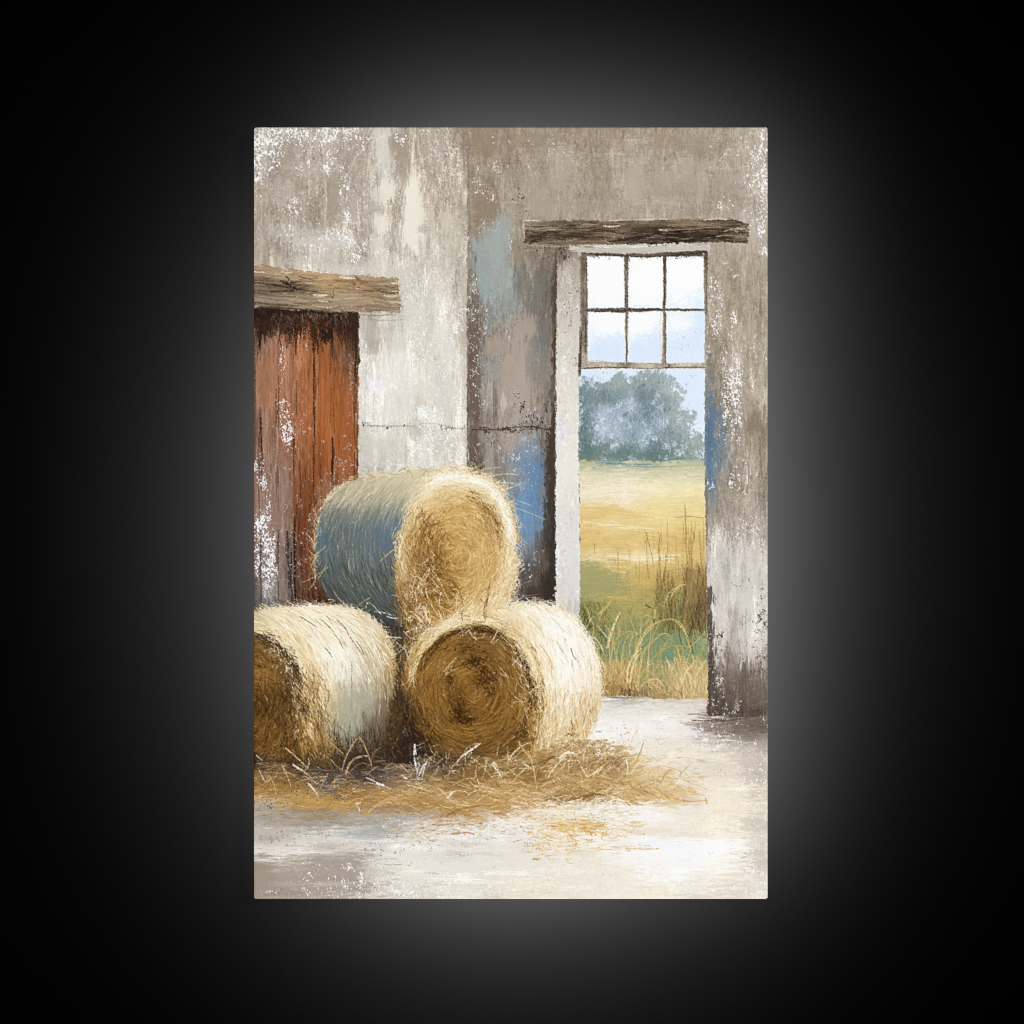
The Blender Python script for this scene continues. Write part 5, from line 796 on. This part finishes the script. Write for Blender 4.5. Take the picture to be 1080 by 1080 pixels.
fringe([(430, 690), (450, 668), (484, 651), (525, 641), (560, 635), (590, 640), (614, 659), (627, 684), (634, 714), (632, 745), (622, 776)], 190, 14, 304, WS, 1.8, .5)
fringe([(418, 660), (414, 700), (412, 730), (416, 690), (430, 680), (426, 730)], 60, 12, 305, [[196, 160, 100], [226, 204, 158], [150, 116, 66]], 3, .6)
curve_stroke("""330,586,338,581,343,576,.8,226,202,150;334,612,342,600,345,590,.7,214,190,140;320,590,330,588,338,584,.7,190,160,110,.8;316,589,325,594,336,598,.7,200,176,130,.7;319,614,332,608,346,598,.8,214,190,140;326,622,332,612,334,602,.7,206,184,136;401,592,412,582,421,577,1,226,180,100;352,623,358,632,368,640,1,196,184,150;376,640,384,634,391,630,.8,190,178,140;334,638,352,634,346,632,.9,206,196,172;310,625,325,632,342,640,.7,150,120,90,.8;310,632,330,636,338,640,1,160,130,100;386,641,390,636,402,648,.9,226,214,186;395,645,404,646,413,649,1.1,232,226,210;408,650,414,652,420,652,1.2,240,230,206;407,671,415,672,423,673,1.4,236,232,224;416,675,422,681,429,686,.8,226,214,190;418,690,426,684,432,676,.8,206,180,130;420,700,428,690,440,680,.8,190,160,104;428,668,434,664,445,661,1,238,228,200;426,666,432,672,438,674,.9,230,220,196;440,660,446,652,452,644,.9,232,214,172;434,655,440,644,444,636,1,240,226,190;446,640,450,650,456,660,1,244,232,204;441,616,448,606,452,600,.9,226,204,158;436,600,446,612,453,600,.8,240,226,190""")
curve_stroke("""493,497,505,491,516,484,.8,206,186,140;500,499,516,494,528,493,.8,226,210,170;512,504,530,500,546,501,.8,236,222,186;518,510,535,509,548,512,.7,240,230,204;530,517,545,512,552,508,.7,232,220,190;492,492,500,488,510,481,.8,120,100,70;496,498,503,495,512,492,.9,96,80,56;541,535,556,540,575,548,.8,214,196,160;545,528,552,530,562,534,.7,226,214,190;540,545,550,552,556,560,.7,206,180,130;544,560,549,566,550,570,1,206,160,90;541,552,546,562,549,568,1,196,150,84;544,565,552,575,554,582,.7,190,180,150;545,600,550,590,552,590,.7,226,214,186;540,625,555,628,570,626,.6,190,180,160,.7;548,632,560,630,574,631,.6,206,200,190,.7;543,620,556,614,562,612,.6,180,170,150,.7;550,636,566,634,580,637,.7,226,220,206,.8;530,640,545,634,552,628,.8,236,226,200;474,500,470,494,463,490,.7,236,228,206;462,506,452,504,443,508,.8,240,232,212;446,515,438,520,432,530,.9,244,236,214;450,512,440,518,434,526,.7,232,216,176;481,499,480,494,476,489,.7,236,230,214,.8;505,498,500,490,494,486,.6,226,216,190,.8""")
curve_stroke("512,655,513,640,514,620,.9,140,104,58;513,640,515,628,517,610,.8,120,90,50;511,652,511,640,513,632,1.4,150,100,52,.9;507,632,512,636,514,632,1.4,120,84,46;497,655,505,640,512,632,.9,246,234,204;500,655,510,645,518,636,.8,236,216,172;488,646,500,642,513,634,.8,230,206,156;488,655,487,648,489,644,1,110,80,44;482,618,486,628,488,638,1.2,140,100,52;480,622,486,630,492,634,1,160,118,62;451,598,462,610,474,636,.9,230,208,160;456,615,466,622,475,637,1,214,184,128;630,660,637,668,644,676,.8,244,238,220;618,655,622,648,624,640,.7,206,190,140,.8;620,660,624,652,628,650,.7,226,214,180;625,672,632,678,637,690,.9,244,236,214;628,690,636,700,638,716,.8,236,224,190;630,715,637,722,636,730,1,226,206,160;630,730,634,740,632,750,1,226,204,160;625,664,630,662,634,664,.8,150,140,100")
dabs("395,803,40,15,60,49,41,.6;350,806,26,9,74,58,44,.5;300,812,38,9,66,52,38,.55;428,795,16,20,48,40,36,.6", 'n', .6, .6)
g = np.random.default_rng(306); n = 260; x = g.uniform(310, 435, n); y = g.normal(800, 12, n)
strokes(x, y, g.normal(1.4, .6, n), g.uniform(4, 12, n), g.uniform(.6, 1.3, n), np.where(g.random(n)[:, None] < .55, np.array([[58, 46, 36]]), np.array([[128, 98, 58]]))+g.normal(0, 12, n)[:, None], g.normal(0, .5, n), .6, None, 4)
# ---- loose straw on the floor
ST = """272,805,80,62,40;275,822,140,104,54;275,832,170,128,68;300,826,134,98,50;290,838,160,120,62;310,842,164,124,64;330,836,170,130,70;350,825,110,96,80;340,832,96,90,84;365,826,120,94,58;372,836,160,120,62;372,815,78,66,56;395,820,80,68,58;345,815,74,62,52;320,818,100,76,48;400,835,178,140,80;385,848,182,142,82;360,846,184,144,80;330,848,190,150,90;300,850,178,148,100;275,846,180,160,130;350,855,184,152,100;420,825,150,120,82;430,836,184,148,88;408,822,92,78,66;440,820,120,100,76;450,845,180,142,80;430,846,152,112,58;415,852,178,140,84;460,830,186,150,92;460,855,176,138,78;480,815,120,94,56;470,808,84,66,46;500,812,128,98,54;500,828,168,132,74;520,835,190,152,92;540,830,186,148,88;530,848,180,140,80;500,850,184,146,86;480,860,170,128,70;510,862,180,140,84;470,868,176,140,90;560,825,168,132,76;550,812,150,116,64;580,815,172,136,78;570,800,160,124,70;590,830,178,142,84;565,845,206,170,114;600,806,176,140,82;610,800,184,148,92;635,800,164,128,78;650,806,142,110,66;620,822,180,146,90;640,830,196,162,106;620,838,150,114,64;595,842,160,122,70;660,815,202,172,116;670,828,206,176,120;685,815,220,196,148;690,836,206,174,118;710,830,224,200,154;720,842,212,180,124;740,845,226,200,156;650,842,206,176,122;670,845,196,160,104;600,855,216,190,144;560,862,214,186,140;620,866,214,182,130;600,873,216,188,140;625,878,218,186,132;580,870,224,204,166;540,870,216,194,154;560,885,226,212,184;450,872,186,160,120;420,868,176,160,140;660,795,206,180,132;680,800,226,206,164;690,850,226,210,176;280,858,170,158,140;600,885,226,208,172;560,890,220,200,160"""
stp = [(260, 800), (300, 806), (340, 812), (385, 812), (420, 808), (450, 804), (500, 800), (560, 796), (600, 782), (625, 778), (645, 788), (664, 794), (690, 806), (712, 820), (730, 836), (742, 846), (715, 848), (690, 846), (660, 848), (625, 846), (600, 850), (570, 852), (545, 862), (510, 866), (480, 872), (450, 866), (420, 858), (395, 858), (360, 860), (330, 856), (300, 858), (275, 854), (260, 852)]
ast = poly(stp, 7, 4.5, (9, 2.6), 311)
ast = ast*(1-.75*sstep(838, 866, YY)*clip01(.5+noise(14, 3, 312, 2)*.8))*(1-.6*sstep(650, 740, XX)*clip01(.5+noise(8, 3, 314, 2)*.8))
put(field(ST, 1.3, .9, warp(5, 2, 5, 2, 37))+np.array([0, 2, 10], np.float32), ast)
g = np.random.default_rng(313)
FS = field(ST, 1.3, .9)+np.array([0, 2, 12], np.float32)
n = 7500; x, y = sample(ast, n, g)
c = pick(FS, x+g.normal(0, 5, n), y+g.normal(0, 2.5, n))+g.normal(0, 19, n)[:, None]*np.array([1, .95, .85])
q = g.random(n) < .14; c[q] = c[q]*.4+np.array([240, 218, 170])*.6
a = np.where(g.random(n) < .5, g.normal(-.18, .3, n), g.normal(.2, .3, n))
strokes(x, y, a, g.uniform(4, 17, n), g.uniform(.5, 1.3, n), np.clip(c, 0, 252), g.normal(0, .5, n), .82, ast, 7)
n = 420; x, y = sample(ast*sstep(300, 560, XX)*0+ast*np.exp(-((YY-812)/12)**2), n, g)
strokes(x, y, g.normal(-.5, .9, n), g.uniform(3, 9, n), g.uniform(.5, 1.1, n), np.array([84, 66, 48])+g.normal(0, 12, n)[:, None], g.normal(0, .5, n), .6*sstep(680, 560, x), ast, 4)
dabs("""470,866,40,3,226,222,216,.5;560,866,30,4,238,236,232,.55;600,852,16,3,240,238,234,.5;660,852,30,3,238,235,230,.5;330,858,40,3,166,156,146,.5;290,862,20,4,170,160,150,.5;400,862,40,3,178,172,166,.5;520,872,30,3,228,226,222,.5;630,858,20,3,240,238,236,.5;275,850,12,3,168,162,156,.6""", 'h', .6, .6)
dabs("""500,850,40,5,182,146,90,.5;560,848,20,5,188,150,92,.5;610,836,40,5,176,138,82,.4;350,846,40,5,186,146,82,.5;300,832,24,5,168,130,70,.5;610,870,24,4,214,180,120,.5;440,846,20,5,158,120,68,.4;680,838,24,4,206,172,116,.4""", 'h', .5, .6)
dabs("""330,842,30,7,196,158,98,.5;310,828,14,5,150,112,64,.5;372,840,18,5,150,112,66,.45;420,842,22,6,202,166,108,.5;285,846,14,5,206,186,150,.4;400,852,24,4,150,128,104,.4;505,818,22,6,140,104,58,.5;555,818,20,5,148,112,64,.5;615,808,26,5,146,110,66,.5;640,818,20,4,160,124,76,.4;470,826,20,6,150,114,64,.4;590,842,22,3,146,110,62,.45;620,826,16,4,206,174,118,.4;540,836,26,4,196,160,102,.4""", 'h', .5, .7)
C += (af*sstep(730, 760, XX)*sstep(780, 800, YY)*(1-ast))[..., None]*np.array([9, 8, 5], np.float32)
# straws scattered out over the pale floor
def scatter(x0, x1, y0, y1, n, seed, L=(4, 14), cols=((222, 186, 124), (206, 164, 96), (234, 208, 156), (190, 146, 78)), al=.75, w=(.5, 1), sp=.18, a0=.0):
    g = np.random.default_rng(seed); x = g.uniform(x0, x1, n); y = g.normal((y0+y1)/2, (y1-y0)/3.2, n)
    c = np.array(cols, float)[g.integers(0, len(cols), n)]+g.normal(0, 9, n)[:, None]
    strokes(x, y, a0+g.normal(0, sp, n), g.uniform(*L, n), g.uniform(*w, n), np.clip(c, 0, 253), g.normal(0, .3, n), al, af, 4)
scatter(660, 745, 800, 850, 190, 321, sp=.3, a0=.15)
scatter(560, 680, 852, 882, 260, 322, (3, 14), al=.7)
scatter(580, 640, 862, 884, 130, 323, (4, 13), ((214, 176, 106), (198, 154, 80), (226, 196, 134)), w=(.6, 1.3))
scatter(440, 560, 862, 882, 150, 324, (3, 9), ((198, 152, 82), (176, 132, 70), (226, 196, 140), (150, 108, 58)), w=(.6, 1.3), sp=.3)
scatter(540, 690, 888, 900, 46, 325, (5, 16), al=.6, sp=.06)
scatter(555, 610, 875, 905, 60, 326, (3, 8), ((212, 172, 100), (226, 192, 124)), w=(.7, 1.6), sp=.2)
scatter(400, 470, 862, 890, 90, 327, (2, 6), ((206, 146, 62), (190, 140, 76), (214, 176, 116)), w=(.6, 1.4), sp=.4, al=.65)
scatter(268, 420, 852, 866, 120, 328, (3, 12), ((190, 150, 84), (168, 128, 70), (206, 176, 124)), sp=.25)
scatter(620, 720, 770, 812, 110, 329, (3, 9), ((226, 200, 150), (206, 170, 112), (240, 224, 190)), sp=.9)
scatter(440, 560, 852, 884, 170, 330, (3, 9), ((240, 240, 240), (226, 224, 220), (206, 206, 206)), sp=.25, al=.7)
scatter(540, 660, 834, 862, 210, 331, (4, 14), ((250, 246, 238), (240, 230, 208), (236, 222, 190)), sp=.35, al=.75)
scatter(268, 360, 852, 870, 120, 332, (3, 10), ((150, 140, 130), (122, 112, 104), (186, 178, 168)), sp=.25, al=.6)
scatter(390, 480, 856, 880, 130, 333, (2, 8), ((206, 206, 208), (150, 150, 150), (226, 224, 222)), sp=.3, al=.6)
flecks("330,838,30,8,.35;360,830,14,12,.4;310,832,20,8,.3;285,848,16,6,.45;362,842,10,5,.4;380,820,12,8,.3", (78, 82, 88), .8)
flecks("440,870,24,7,.5;460,876,30,5,.45;420,866,22,5,.4;500,872,30,5,.5;540,866,20,6,.5;600,848,18,8,.5;575,852,16,8,.5;640,846,20,5,.5;700,858,30,6,.25;560,876,24,6,.4;620,858,30,6,.45;635,790,9,10,.7;628,780,8,8,.6", (247, 246, 246), .85)
flecks("450,868,26,7,.35;490,866,20,6,.4;470,878,20,3,.5;440,875,14,6,.4;600,862,40,12,.3;630,876,26,8,.4;565,892,14,5,.45;590,896,12,4,.35;580,905,8,3,.3;660,895,26,2.5,.4;575,885,20,8,.25;645,800,14,10,.35;655,780,12,16,.25", (206, 162, 92), .8)
curve_stroke("565,906,562,905.5,568,906.5,2.6,196,150,84;580,902,575,903,584,902,1.8,222,186,120;660,894.5,680,895.5,695,895,1.2,218,180,110;625,894,640,896,655,895,1,226,196,140,.8;720,845,733,845,746,844,1.2,206,164,96;744,842,745,846,745,848,1.4,196,150,84;690,830,700,838,707,844,1.6,196,156,92;660,840,668,846,678,849,1.6,190,150,92;700,838,715,843,730,845,1,196,156,92;640,836,655,842,664,850,1.4,150,118,76;615,842,625,838,636,838,2.6,130,100,64;596,845,615,840,635,832,1.8,140,106,60;618,850,630,842,640,846,1,238,230,214;640,848,652,843,668,850,1.2,244,238,226;570,848,575,850,578,854,1.2,190,150,96;600,880,608,890,600,892,1.4,206,160,86,.8;470,862,490,852,520,850,2.4,150,110,56,.7;475,880,490,878,500,880,1.6,150,96,50,.7;510,805,540,812,590,796,1.6,120,92,52,.5")
# long bent blades and chips of straw lying about the bales
curve_stroke("""361,813,366,796,377,778,1.5,196,168,126;379,777,386,790,392,808,1.7,190,158,112;391,806,394,795,401,789,1.1,150,128,100;365,817,372,802,389,797,2.4,190,160,124;388,798,396,798,404,800,.9,120,100,80;366,820,378,806,390,808,1,150,130,104;344,778,354,788,362,795,1.5,206,166,108;301,789,312,798,325,811,1.7,206,178,134;310,807,322,815,333,826,1.7,214,190,150;309,806,314,810,318,812,2.2,232,222,206;325,826,331,833,336,840,1.8,232,222,204;297,806,302,816,307,830,1.4,206,184,146;284,818,289,828,291,838,1.2,206,180,132;273,812,276,818,280,825,1.1,206,196,180;270,796,274,800,277,802,1,214,208,200;290,820,294,812,299,808,.9,196,172,126;338,832,342,822,346,815,.9,206,192,160;352,832,353,824,353,818,1.1,206,160,90;341,858,346,850,352,842,1.6,170,130,74;352,842,356,834,360,824,1.4,150,112,60;313,825,318,830,322,834,1,190,140,70;322,812,326,806,325,800,1.4,206,206,206;388,858,395,850,410,842,1,214,186,132;389,857,398,850,412,846,.9,230,206,158;375,848,378,852,379,856,1.2,240,224,190;376,846,378,848,380,846,2,244,234,212;386,820,397,825,412,832,1.4,236,230,218;397,826,402,828,405,827,3,242,240,236;384,826,392,826,400,828,.9,214,206,192;438,785,437,797,440,814,1.9,226,222,214;437,785,438,790,439,796,2.2,240,238,236;445,822,447,812,450,805,1.5,214,210,204;441,822,440,815,443,806,1.1,190,186,180;422,806,428,812,434,818,.9,206,196,180;424,818,427,820,429,821,2.2,240,232,216;430,812,434,808,432,804,.8,150,150,150;430,828,445,832,456,836,1.4,226,200,148;425,832,434,826,446,830,.8,206,176,124;436,832,442,840,445,830,1,206,176,120;443,820,441,825,444,826,.8,206,200,190""")
curve_stroke("""481,806,488,797,500,789,1.5,226,212,184;491,796,498,790,507,784,2.6,240,230,208;490,794,495,787,505,784,1,206,186,150;497,799,506,806,521,822,1.5,206,176,128;518,805,524,812,529,820,2,232,226,214;520,804,522,806,524,807,2.2,240,236,228;441,822,445,810,455,798,1.1,196,188,174;442,818,446,810,450,804,1.7,220,214,206;450,812,455,800,462,793,1,150,144,136;455,824,458,814,464,808,.8,180,160,120;486,815,488,808,491,804,1.1,60,52,46;537,801,546,790,559,783,1.5,232,216,182;539,802,548,794,554,788,.9,206,184,140;547,782,553,792,561,801,2.4,206,170,112;557,792,562,808,566,832,1.4,226,198,146;551,804,555,807,560,810,2,240,228,204;540,826,548,816,553,812,1.4,226,200,150;541,826,537,820,532,812,.8,190,160,110;551,814,554,810,556,808,.8,236,220,186;568,818,577,806,586,800,2.2,190,150,90;578,820,586,808,597,797,1.7,236,220,188;590,800,598,794,609,796,2.8,244,234,212;584,818,590,812,596,806,1,226,200,152;566,822,574,810,582,804,1,120,92,56;569,810,577,803,585,797,1.4,110,84,54;612,807,616,814,619,820,1.4,236,214,170;618,820,626,816,632,812,1.6,238,216,170;620,820,619,810,620,798,.8,226,210,176;556,826,562,830,566,832,.9,196,160,106;478,828,490,822,500,821,1,226,206,162;493,839,500,835,508,832,1.3,236,222,190;500,829,510,830,520,832,1.4,236,218,180;503,821,505,826,506,830,1,232,212,170;462,831,468,836,474,842,1,230,214,180;472,842,475,838,478,836,2.4,236,228,212;474,836,484,834,494,836,1,240,226,194;470,844,480,848,484,852,.9,206,180,132;440,830,446,832,454,835,1,214,186,132;478,846,490,850,500,848,.9,226,202,154;502,846,510,840,518,836,1,226,200,150;508,842,512,840,514,838,1.2,206,170,112;465,850,480,856,482,866,.8,206,176,124;488,826,500,830,508,840,.8,150,116,66""")
curve_stroke("""667,811,673,799,679,783,1.6,196,152,86;661,817,662,808,659,798,1.6,240,232,210;664,817,669,808,676,800,1.4,226,198,146;666,816,674,804,685,797,1.6,240,224,184;659,797,657,801,655,804,.9,214,190,140;691,830,692,818,692,806,1.1,236,218,180;698,824,703,815,708,812,1.8,200,158,92;716,819,721,813,727,807,1.4,214,176,112;717,821,718,815,717,812,.8,206,168,108;648,806,652,800,658,798,.8,120,90,54;630,816,636,808,642,804,1.2,236,214,170;632,820,640,812,650,808,1,226,200,152;652,812,656,806,660,802,1,240,230,206;655,832,660,831,662,828,.9,240,232,214;668,777,671,772,672,768,1,226,190,130;650,786,656,780,660,784,.9,236,210,164;713,800,716,799,720,799,2.2,222,186,124,.8;690,812,700,808,712,815,.9,214,180,120;704,830,712,828,722,835,.9,206,166,104;674,826,680,834,690,838,1.2,170,134,80;640,822,650,826,664,824,1.1,176,140,86""")
g = np.random.default_rng(341)
n = 230; x, y = sample(ast*(YY > 806)*(YY < 852), n, g)
strokes(x, y, np.where(g.random(n) < .5, g.normal(-.3, .3, n), g.normal(.22, .3, n)), g.uniform(7, 20, n), g.uniform(.5, 1, n), np.array([238, 218, 172])+g.normal(0, 12, n)[:, None], g.normal(0, .6, n), .8, af, 6)
n = 260; x, y = sample(ast*(YY < 842), n, g)
strokes(x, y, np.where(g.random(n) < .5, g.normal(-.6, .4, n), g.normal(.4, .5, n)), g.uniform(6, 16, n), g.uniform(.7, 1.4, n), np.array([124, 92, 52])+g.normal(0, 14, n)[:, None], g.normal(0, .4, n), .45, ast, 6)
n = 150; x = g.uniform(440, 660, n); y = g.normal(806, 12, n)
strokes(x, y, g.normal(-1.0, .7, n), g.uniform(6, 18, n), g.uniform(.5, 1, n), np.array([236, 220, 182])+g.normal(0, 14, n)[:, None], g.normal(0, .8, n), .8, None, 6)
n = 120; x = g.uniform(590, 650, n); y = g.normal(788, 10, n)
strokes(x, y, g.normal(-.8, .9, n), g.uniform(5, 14, n), g.uniform(.5, .9, n), np.array([244, 232, 204])+g.normal(0, 12, n)[:, None], g.normal(0, .8, n), .8, None, 6)
part('painted_straw', ast)
def finish():
    """let the canvas weave break up every edge a little, then crispen as dry paint does"""
    global C
    jx = clip_i(np.arange(CW)[None, :]+np.rint(noise(1.1, 1.3, 403, 1)*.62).astype(int), CW)
    jy = clip_i(np.arange(CH)[:, None]+np.rint(noise(1.1, 1.3, 404, 1)*.62).astype(int), CH)
    C = C*.5+C[jy, jx]*.5
    w = np.exp(-2*math.pi**2*((_fx*1.2)**2+(_fy*1.2)**2))
    for k in range(3):
        b = np.fft.irfft2(np.fft.rfft2(C[..., k])*w, (CH, CW))
        C[..., k] += .65*(C[..., k]-b)
    C += noise(.9, .9, 401, 1)[..., None]*1.6
    C += (C-158)*.07
def clip_i(a, n): return np.clip(a, 0, n-1)
finish()
C[:] = np.clip(C, 8, 252)
# ================================================================== the scene
K = 0.6/541.5                                  # metres per pixel of the photograph at the print's face
CAMD = 6.0
GAP_W = 0.171                                  # print face to wall
sc = bpy.context.scene
col = sc.collection

def srgb2lin(a):
    a = np.clip(a/255.0, 0, 1)
    return np.where(a <= .04045, a/12.92, ((a+.055)/1.055)**2.4)

def mat(name, colr, rough=.6, spec=.2, attr=None):
    m = bpy.data.materials.new(name); m.use_nodes = True
    nt = m.node_tree; b = nt.nodes['Principled BSDF']
    b.inputs['Roughness'].default_value = rough
    b.inputs['Specular IOR Level'].default_value = spec
    if attr:
        a = nt.nodes.new('ShaderNodeAttribute'); a.attribute_name = attr
        nt.links.new(a.outputs['Color'], b.inputs['Base Color'])
    else:
        b.inputs['Base Color'].default_value = (*colr, 1)
    return m

# wall: matt black paint with a faint roller mottling
wm = mat('matt_black_wall_paint', (.0012, .0012, .0012), .95, 0)
nt = wm.node_tree; bs = nt.nodes['Principled BSDF']
tc = nt.nodes.new('ShaderNodeTexCoord'); nz = nt.nodes.new('ShaderNodeTexNoise'); rp = nt.nodes.new('ShaderNodeValToRGB')
nz.inputs['Scale'].default_value = 9; nz.inputs['Detail'].default_value = 4
rp.color_ramp.elements[0].color = (.00117, .00117, .00119, 1); rp.color_ramp.elements[1].color = (.00123, .00123, .00125, 1)
nt.links.new(tc.outputs['Object'], nz.inputs['Vector']); nt.links.new(nz.outputs['Fac'], rp.inputs['Fac']); nt.links.new(rp.outputs['Color'], bs.inputs['Base Color'])

def mesh_obj(name, verts, faces, m, parent=None):
    me = bpy.data.meshes.new(name); me.from_pydata(verts, [], faces); me.update()
    o = bpy.data.objects.new(name, me); col.objects.link(o); me.materials.append(m)
    if parent: o.parent = parent
    return o

wall = mesh_obj('wall', [(-4, GAP_W, -3), (4, GAP_W, -3), (4, GAP_W, 3), (-4, GAP_W, 3), (-4, GAP_W+.1, -3), (4, GAP_W+.1, -3), (4, GAP_W+.1, 3), (-4, GAP_W+.1, 3)],
                [(0, 1, 2, 3), (7, 6, 5, 4), (0, 4, 5, 1), (1, 5, 6, 2), (2, 6, 7, 3), (3, 7, 4, 0)], wm)
wall['kind'] = 'structure'
wall['label'] = 'plain matt black wall behind the picture'

def wx(px): return (px-540)*K
def wz(py): return (540-py)*K

root = bpy.data.objects.new('wall_picture', None); col.objects.link(root)
root.location = (0, 0, wz(PY1))
root['label'] = 'unframed portrait print of hay bales in a barn doorway hung on the black wall'
root['category'] = 'wall picture'

# the board: a rounded slab
RC = 2.6*K; TH = .012
def rounded(x0, x1, z0, z1, r, n=6):
    P = []
    for cx, cz, a0 in ((x1-r, z0+r, -90), (x1-r, z1-r, 0), (x0+r, z1-r, 90), (x0+r, z0+r, 180)):
        for k in range(n+1):
            a = math.radians(a0+90*k/n); P.append((cx+r*math.cos(a), cz+r*math.sin(a)))
    return P
bz = wz(PY1)
rp_ = rounded(wx(PX0), wx(PX1), 0, wz(PY0)-bz, RC)
n = len(rp_)
e = .0006
inner = rounded(wx(PX0)+e, wx(PX1)-e, e, wz(PY0)-bz-e, RC-e)
V = [(x, .0005, z) for x, z in inner]+[(x, .0005+e, z) for x, z in rp_]+[(x, TH, z) for x, z in rp_]
Fq = [tuple(range(n-1, -1, -1))[::-1]]+[tuple(range(2*n, 3*n))[::-1]]
for k in range(n):
    q = (k+1) % n
    Fq += [(k, n+k, n+q, q), (n+k, 2*n+k, 2*n+q, n+q)]
bm_ = mat('board_edge', (.50, .47, .42), .55, .2)
board = mesh_obj('board', V, Fq, bm_, root)
# the printed picture: one sheet split into what it shows
pm = mat('matt_print_ink', (1, 1, 1), .7, .015, 'paint')
LIN = (srgb2lin(C.astype(np.float64))*.8).astype(np.float32)
gx = wx(XS).astype(np.float32); gz = (wz(YS)-bz).astype(np.float32)
gx[0] = wx(PX0); gx[-1] = wx(PX1); gz[0] = wz(PY0)-bz; gz[-1] = 0
cxs = (gx[:-1]+gx[1:])/2; czs = (gz[:-1]+gz[1:])/2
A, B = np.meshgrid(cxs, czs)
dx = np.maximum(np.abs(A-(gx[0]+gx[-1])/2)-((gx[-1]-gx[0])/2-RC), 0); dz = np.maximum(np.abs(B-(gz[0]+gz[-1])/2)-((gz[0]-gz[-1])/2-RC), 0)
keep = np.hypot(dx, dz) <= RC-.2*K
PC = PART[:-1, :-1]
LABELS = {}
_said = {'painted_hay_bale': ['painted hay bale on top of the pile with a blue grey side', 'painted hay bale cut off by the left edge of the picture', 'painted hay bale at the lower right with a dark coiled end'],
         'painted_lintel': ['painted pale wooden lintel over the rust red door', 'painted dark wooden lintel over the open doorway'],
         'painted_wall': ['painted crumbling plaster wall in beige, grey and blue'], 'painted_pier': ['painted grey plaster pier right of the doorway'],
         'painted_door_jamb': ['painted white door jamb left of the doorway'], 'painted_plank_door': ['painted rust red plank door with flaking paint'],
         'painted_sky': ['painted pale blue sky seen through the doorway'], 'painted_trees': ['painted hazy grey green trees beyond the field'],
         'painted_field': ['painted golden field beyond the doorway'], 'painted_grass': ['painted tall grass just outside the doorway'],
         'painted_window': ['painted six pane window bars in the top of the doorway'], 'painted_floor': ['painted worn whitish barn floor'], 'painted_straw': ['painted loose golden straw below the bales']}
for _i, _n in enumerate(NAMES):
    LABELS[_i] = _said[_n][NAMES[:_i].count(_n)]
for pid, nm in enumerate(NAMES):
    sel = (PC == pid) & keep
    if not sel.any(): continue
    j, i = np.nonzero(sel)
    a = j*CW+i
    quads = np.stack([a, a+CW, a+CW+1, a+1], 1)
    u, inv = np.unique(quads.ravel(), return_inverse=True)
    uj, ui = u//CW, u % CW
    co = np.stack([gx[ui], np.zeros(len(u), np.float32), gz[uj]], 1).astype(np.float32)
    me = bpy.data.meshes.new(nm)
    me.vertices.add(len(u)); me.vertices.foreach_set('co', co.ravel())
    me.loops.add(inv.size); me.loops.foreach_set('vertex_index', inv.astype(np.int32).ravel())
    nf = len(a)
    me.polygons.add(nf); me.polygons.foreach_set('loop_start', np.arange(0, nf*4, 4, dtype=np.int32))
    me.update(calc_edges=True)
    at_ = me.color_attributes.new('paint', 'FLOAT_COLOR', 'POINT')
    at_.data.foreach_set('color', np.concatenate([LIN[uj, ui], np.ones((len(u), 1), np.float32)], 1).ravel())
    me.materials.append(pm)
    o = bpy.data.objects.new(nm, me); col.objects.link(o); o.parent = root
    if pid in LABELS: o['label'] = LABELS[pid]

# ---------------- light: two lamps on the back of the print wash the wall, one soft lamp in front
def area(name, loc, rot, w, h, power, spread, colr=(1, 1, 1)):
    l = bpy.data.lights.new(name, 'AREA'); l.shape = 'RECTANGLE'; l.size = w; l.size_y = h
    l.energy = power; l.spread = spread; l.color = colr
    o = bpy.data.objects.new(name, l); col.objects.link(o); o.location = loc; o.rotation_euler = rot
    return o
f = (CAMD+GAP_W)/CAMD
gb = GAP_W-.1516*f              # just behind the back of the board
P_NARROW, P_WIDE, P_KEY = 592.0, 107.0, 2470.0
area('halo_lamp', (.0018*f, gb, -.0117*f), (math.radians(90), 0, 0), .0515*f, .5078*f, P_NARROW, 2*math.atan(4.1363), (1, 1, 1.02))
area('halo_wash_lamp', (.0548*f, gb+.001, .0261*f), (math.radians(90), 0, 0), .4717*f, .8671*f*.93, P_WIDE, 2*math.atan(1.5184), (1, 1, 1.02))
l = bpy.data.lights.new('picture_spot', 'SPOT'); l.energy = P_KEY; l.shadow_soft_size = .12
d = Vector((1.0, -7.0, .4)); l.spot_size = 2*math.atan(.92/d.length); l.spot_blend = .62
ks = bpy.data.objects.new('picture_spot', l); col.objects.link(ks); ks.location = d
ks.rotation_euler = (Vector((0, 0, 0))-d).to_track_quat('-Z', 'Y').to_euler()

w = bpy.data.worlds.new('World'); sc.world = w; w.use_nodes = True
w.node_tree.nodes['Background'].inputs[0].default_value = (0, 0, 0, 1)

cam = bpy.data.cameras.new('camera'); co_ = bpy.data.objects.new('camera', cam); col.objects.link(co_)
co_.location = (0, -CAMD, 0); co_.rotation_euler = (math.radians(90), 0, 0)
cam.sensor_width = 36; cam.lens = 36*CAMD/(1080*K); cam.clip_end = 100
sc.camera = co_
sc.view_settings.view_transform = 'Standard'; sc.view_settings.look = 'None'
sc.view_settings.exposure = 0; sc.view_settings.gamma = 1
sc.render.engine = 'CYCLES'; sc.cycles.use_denoising = False; sc.cycles.filter_width = 1.1
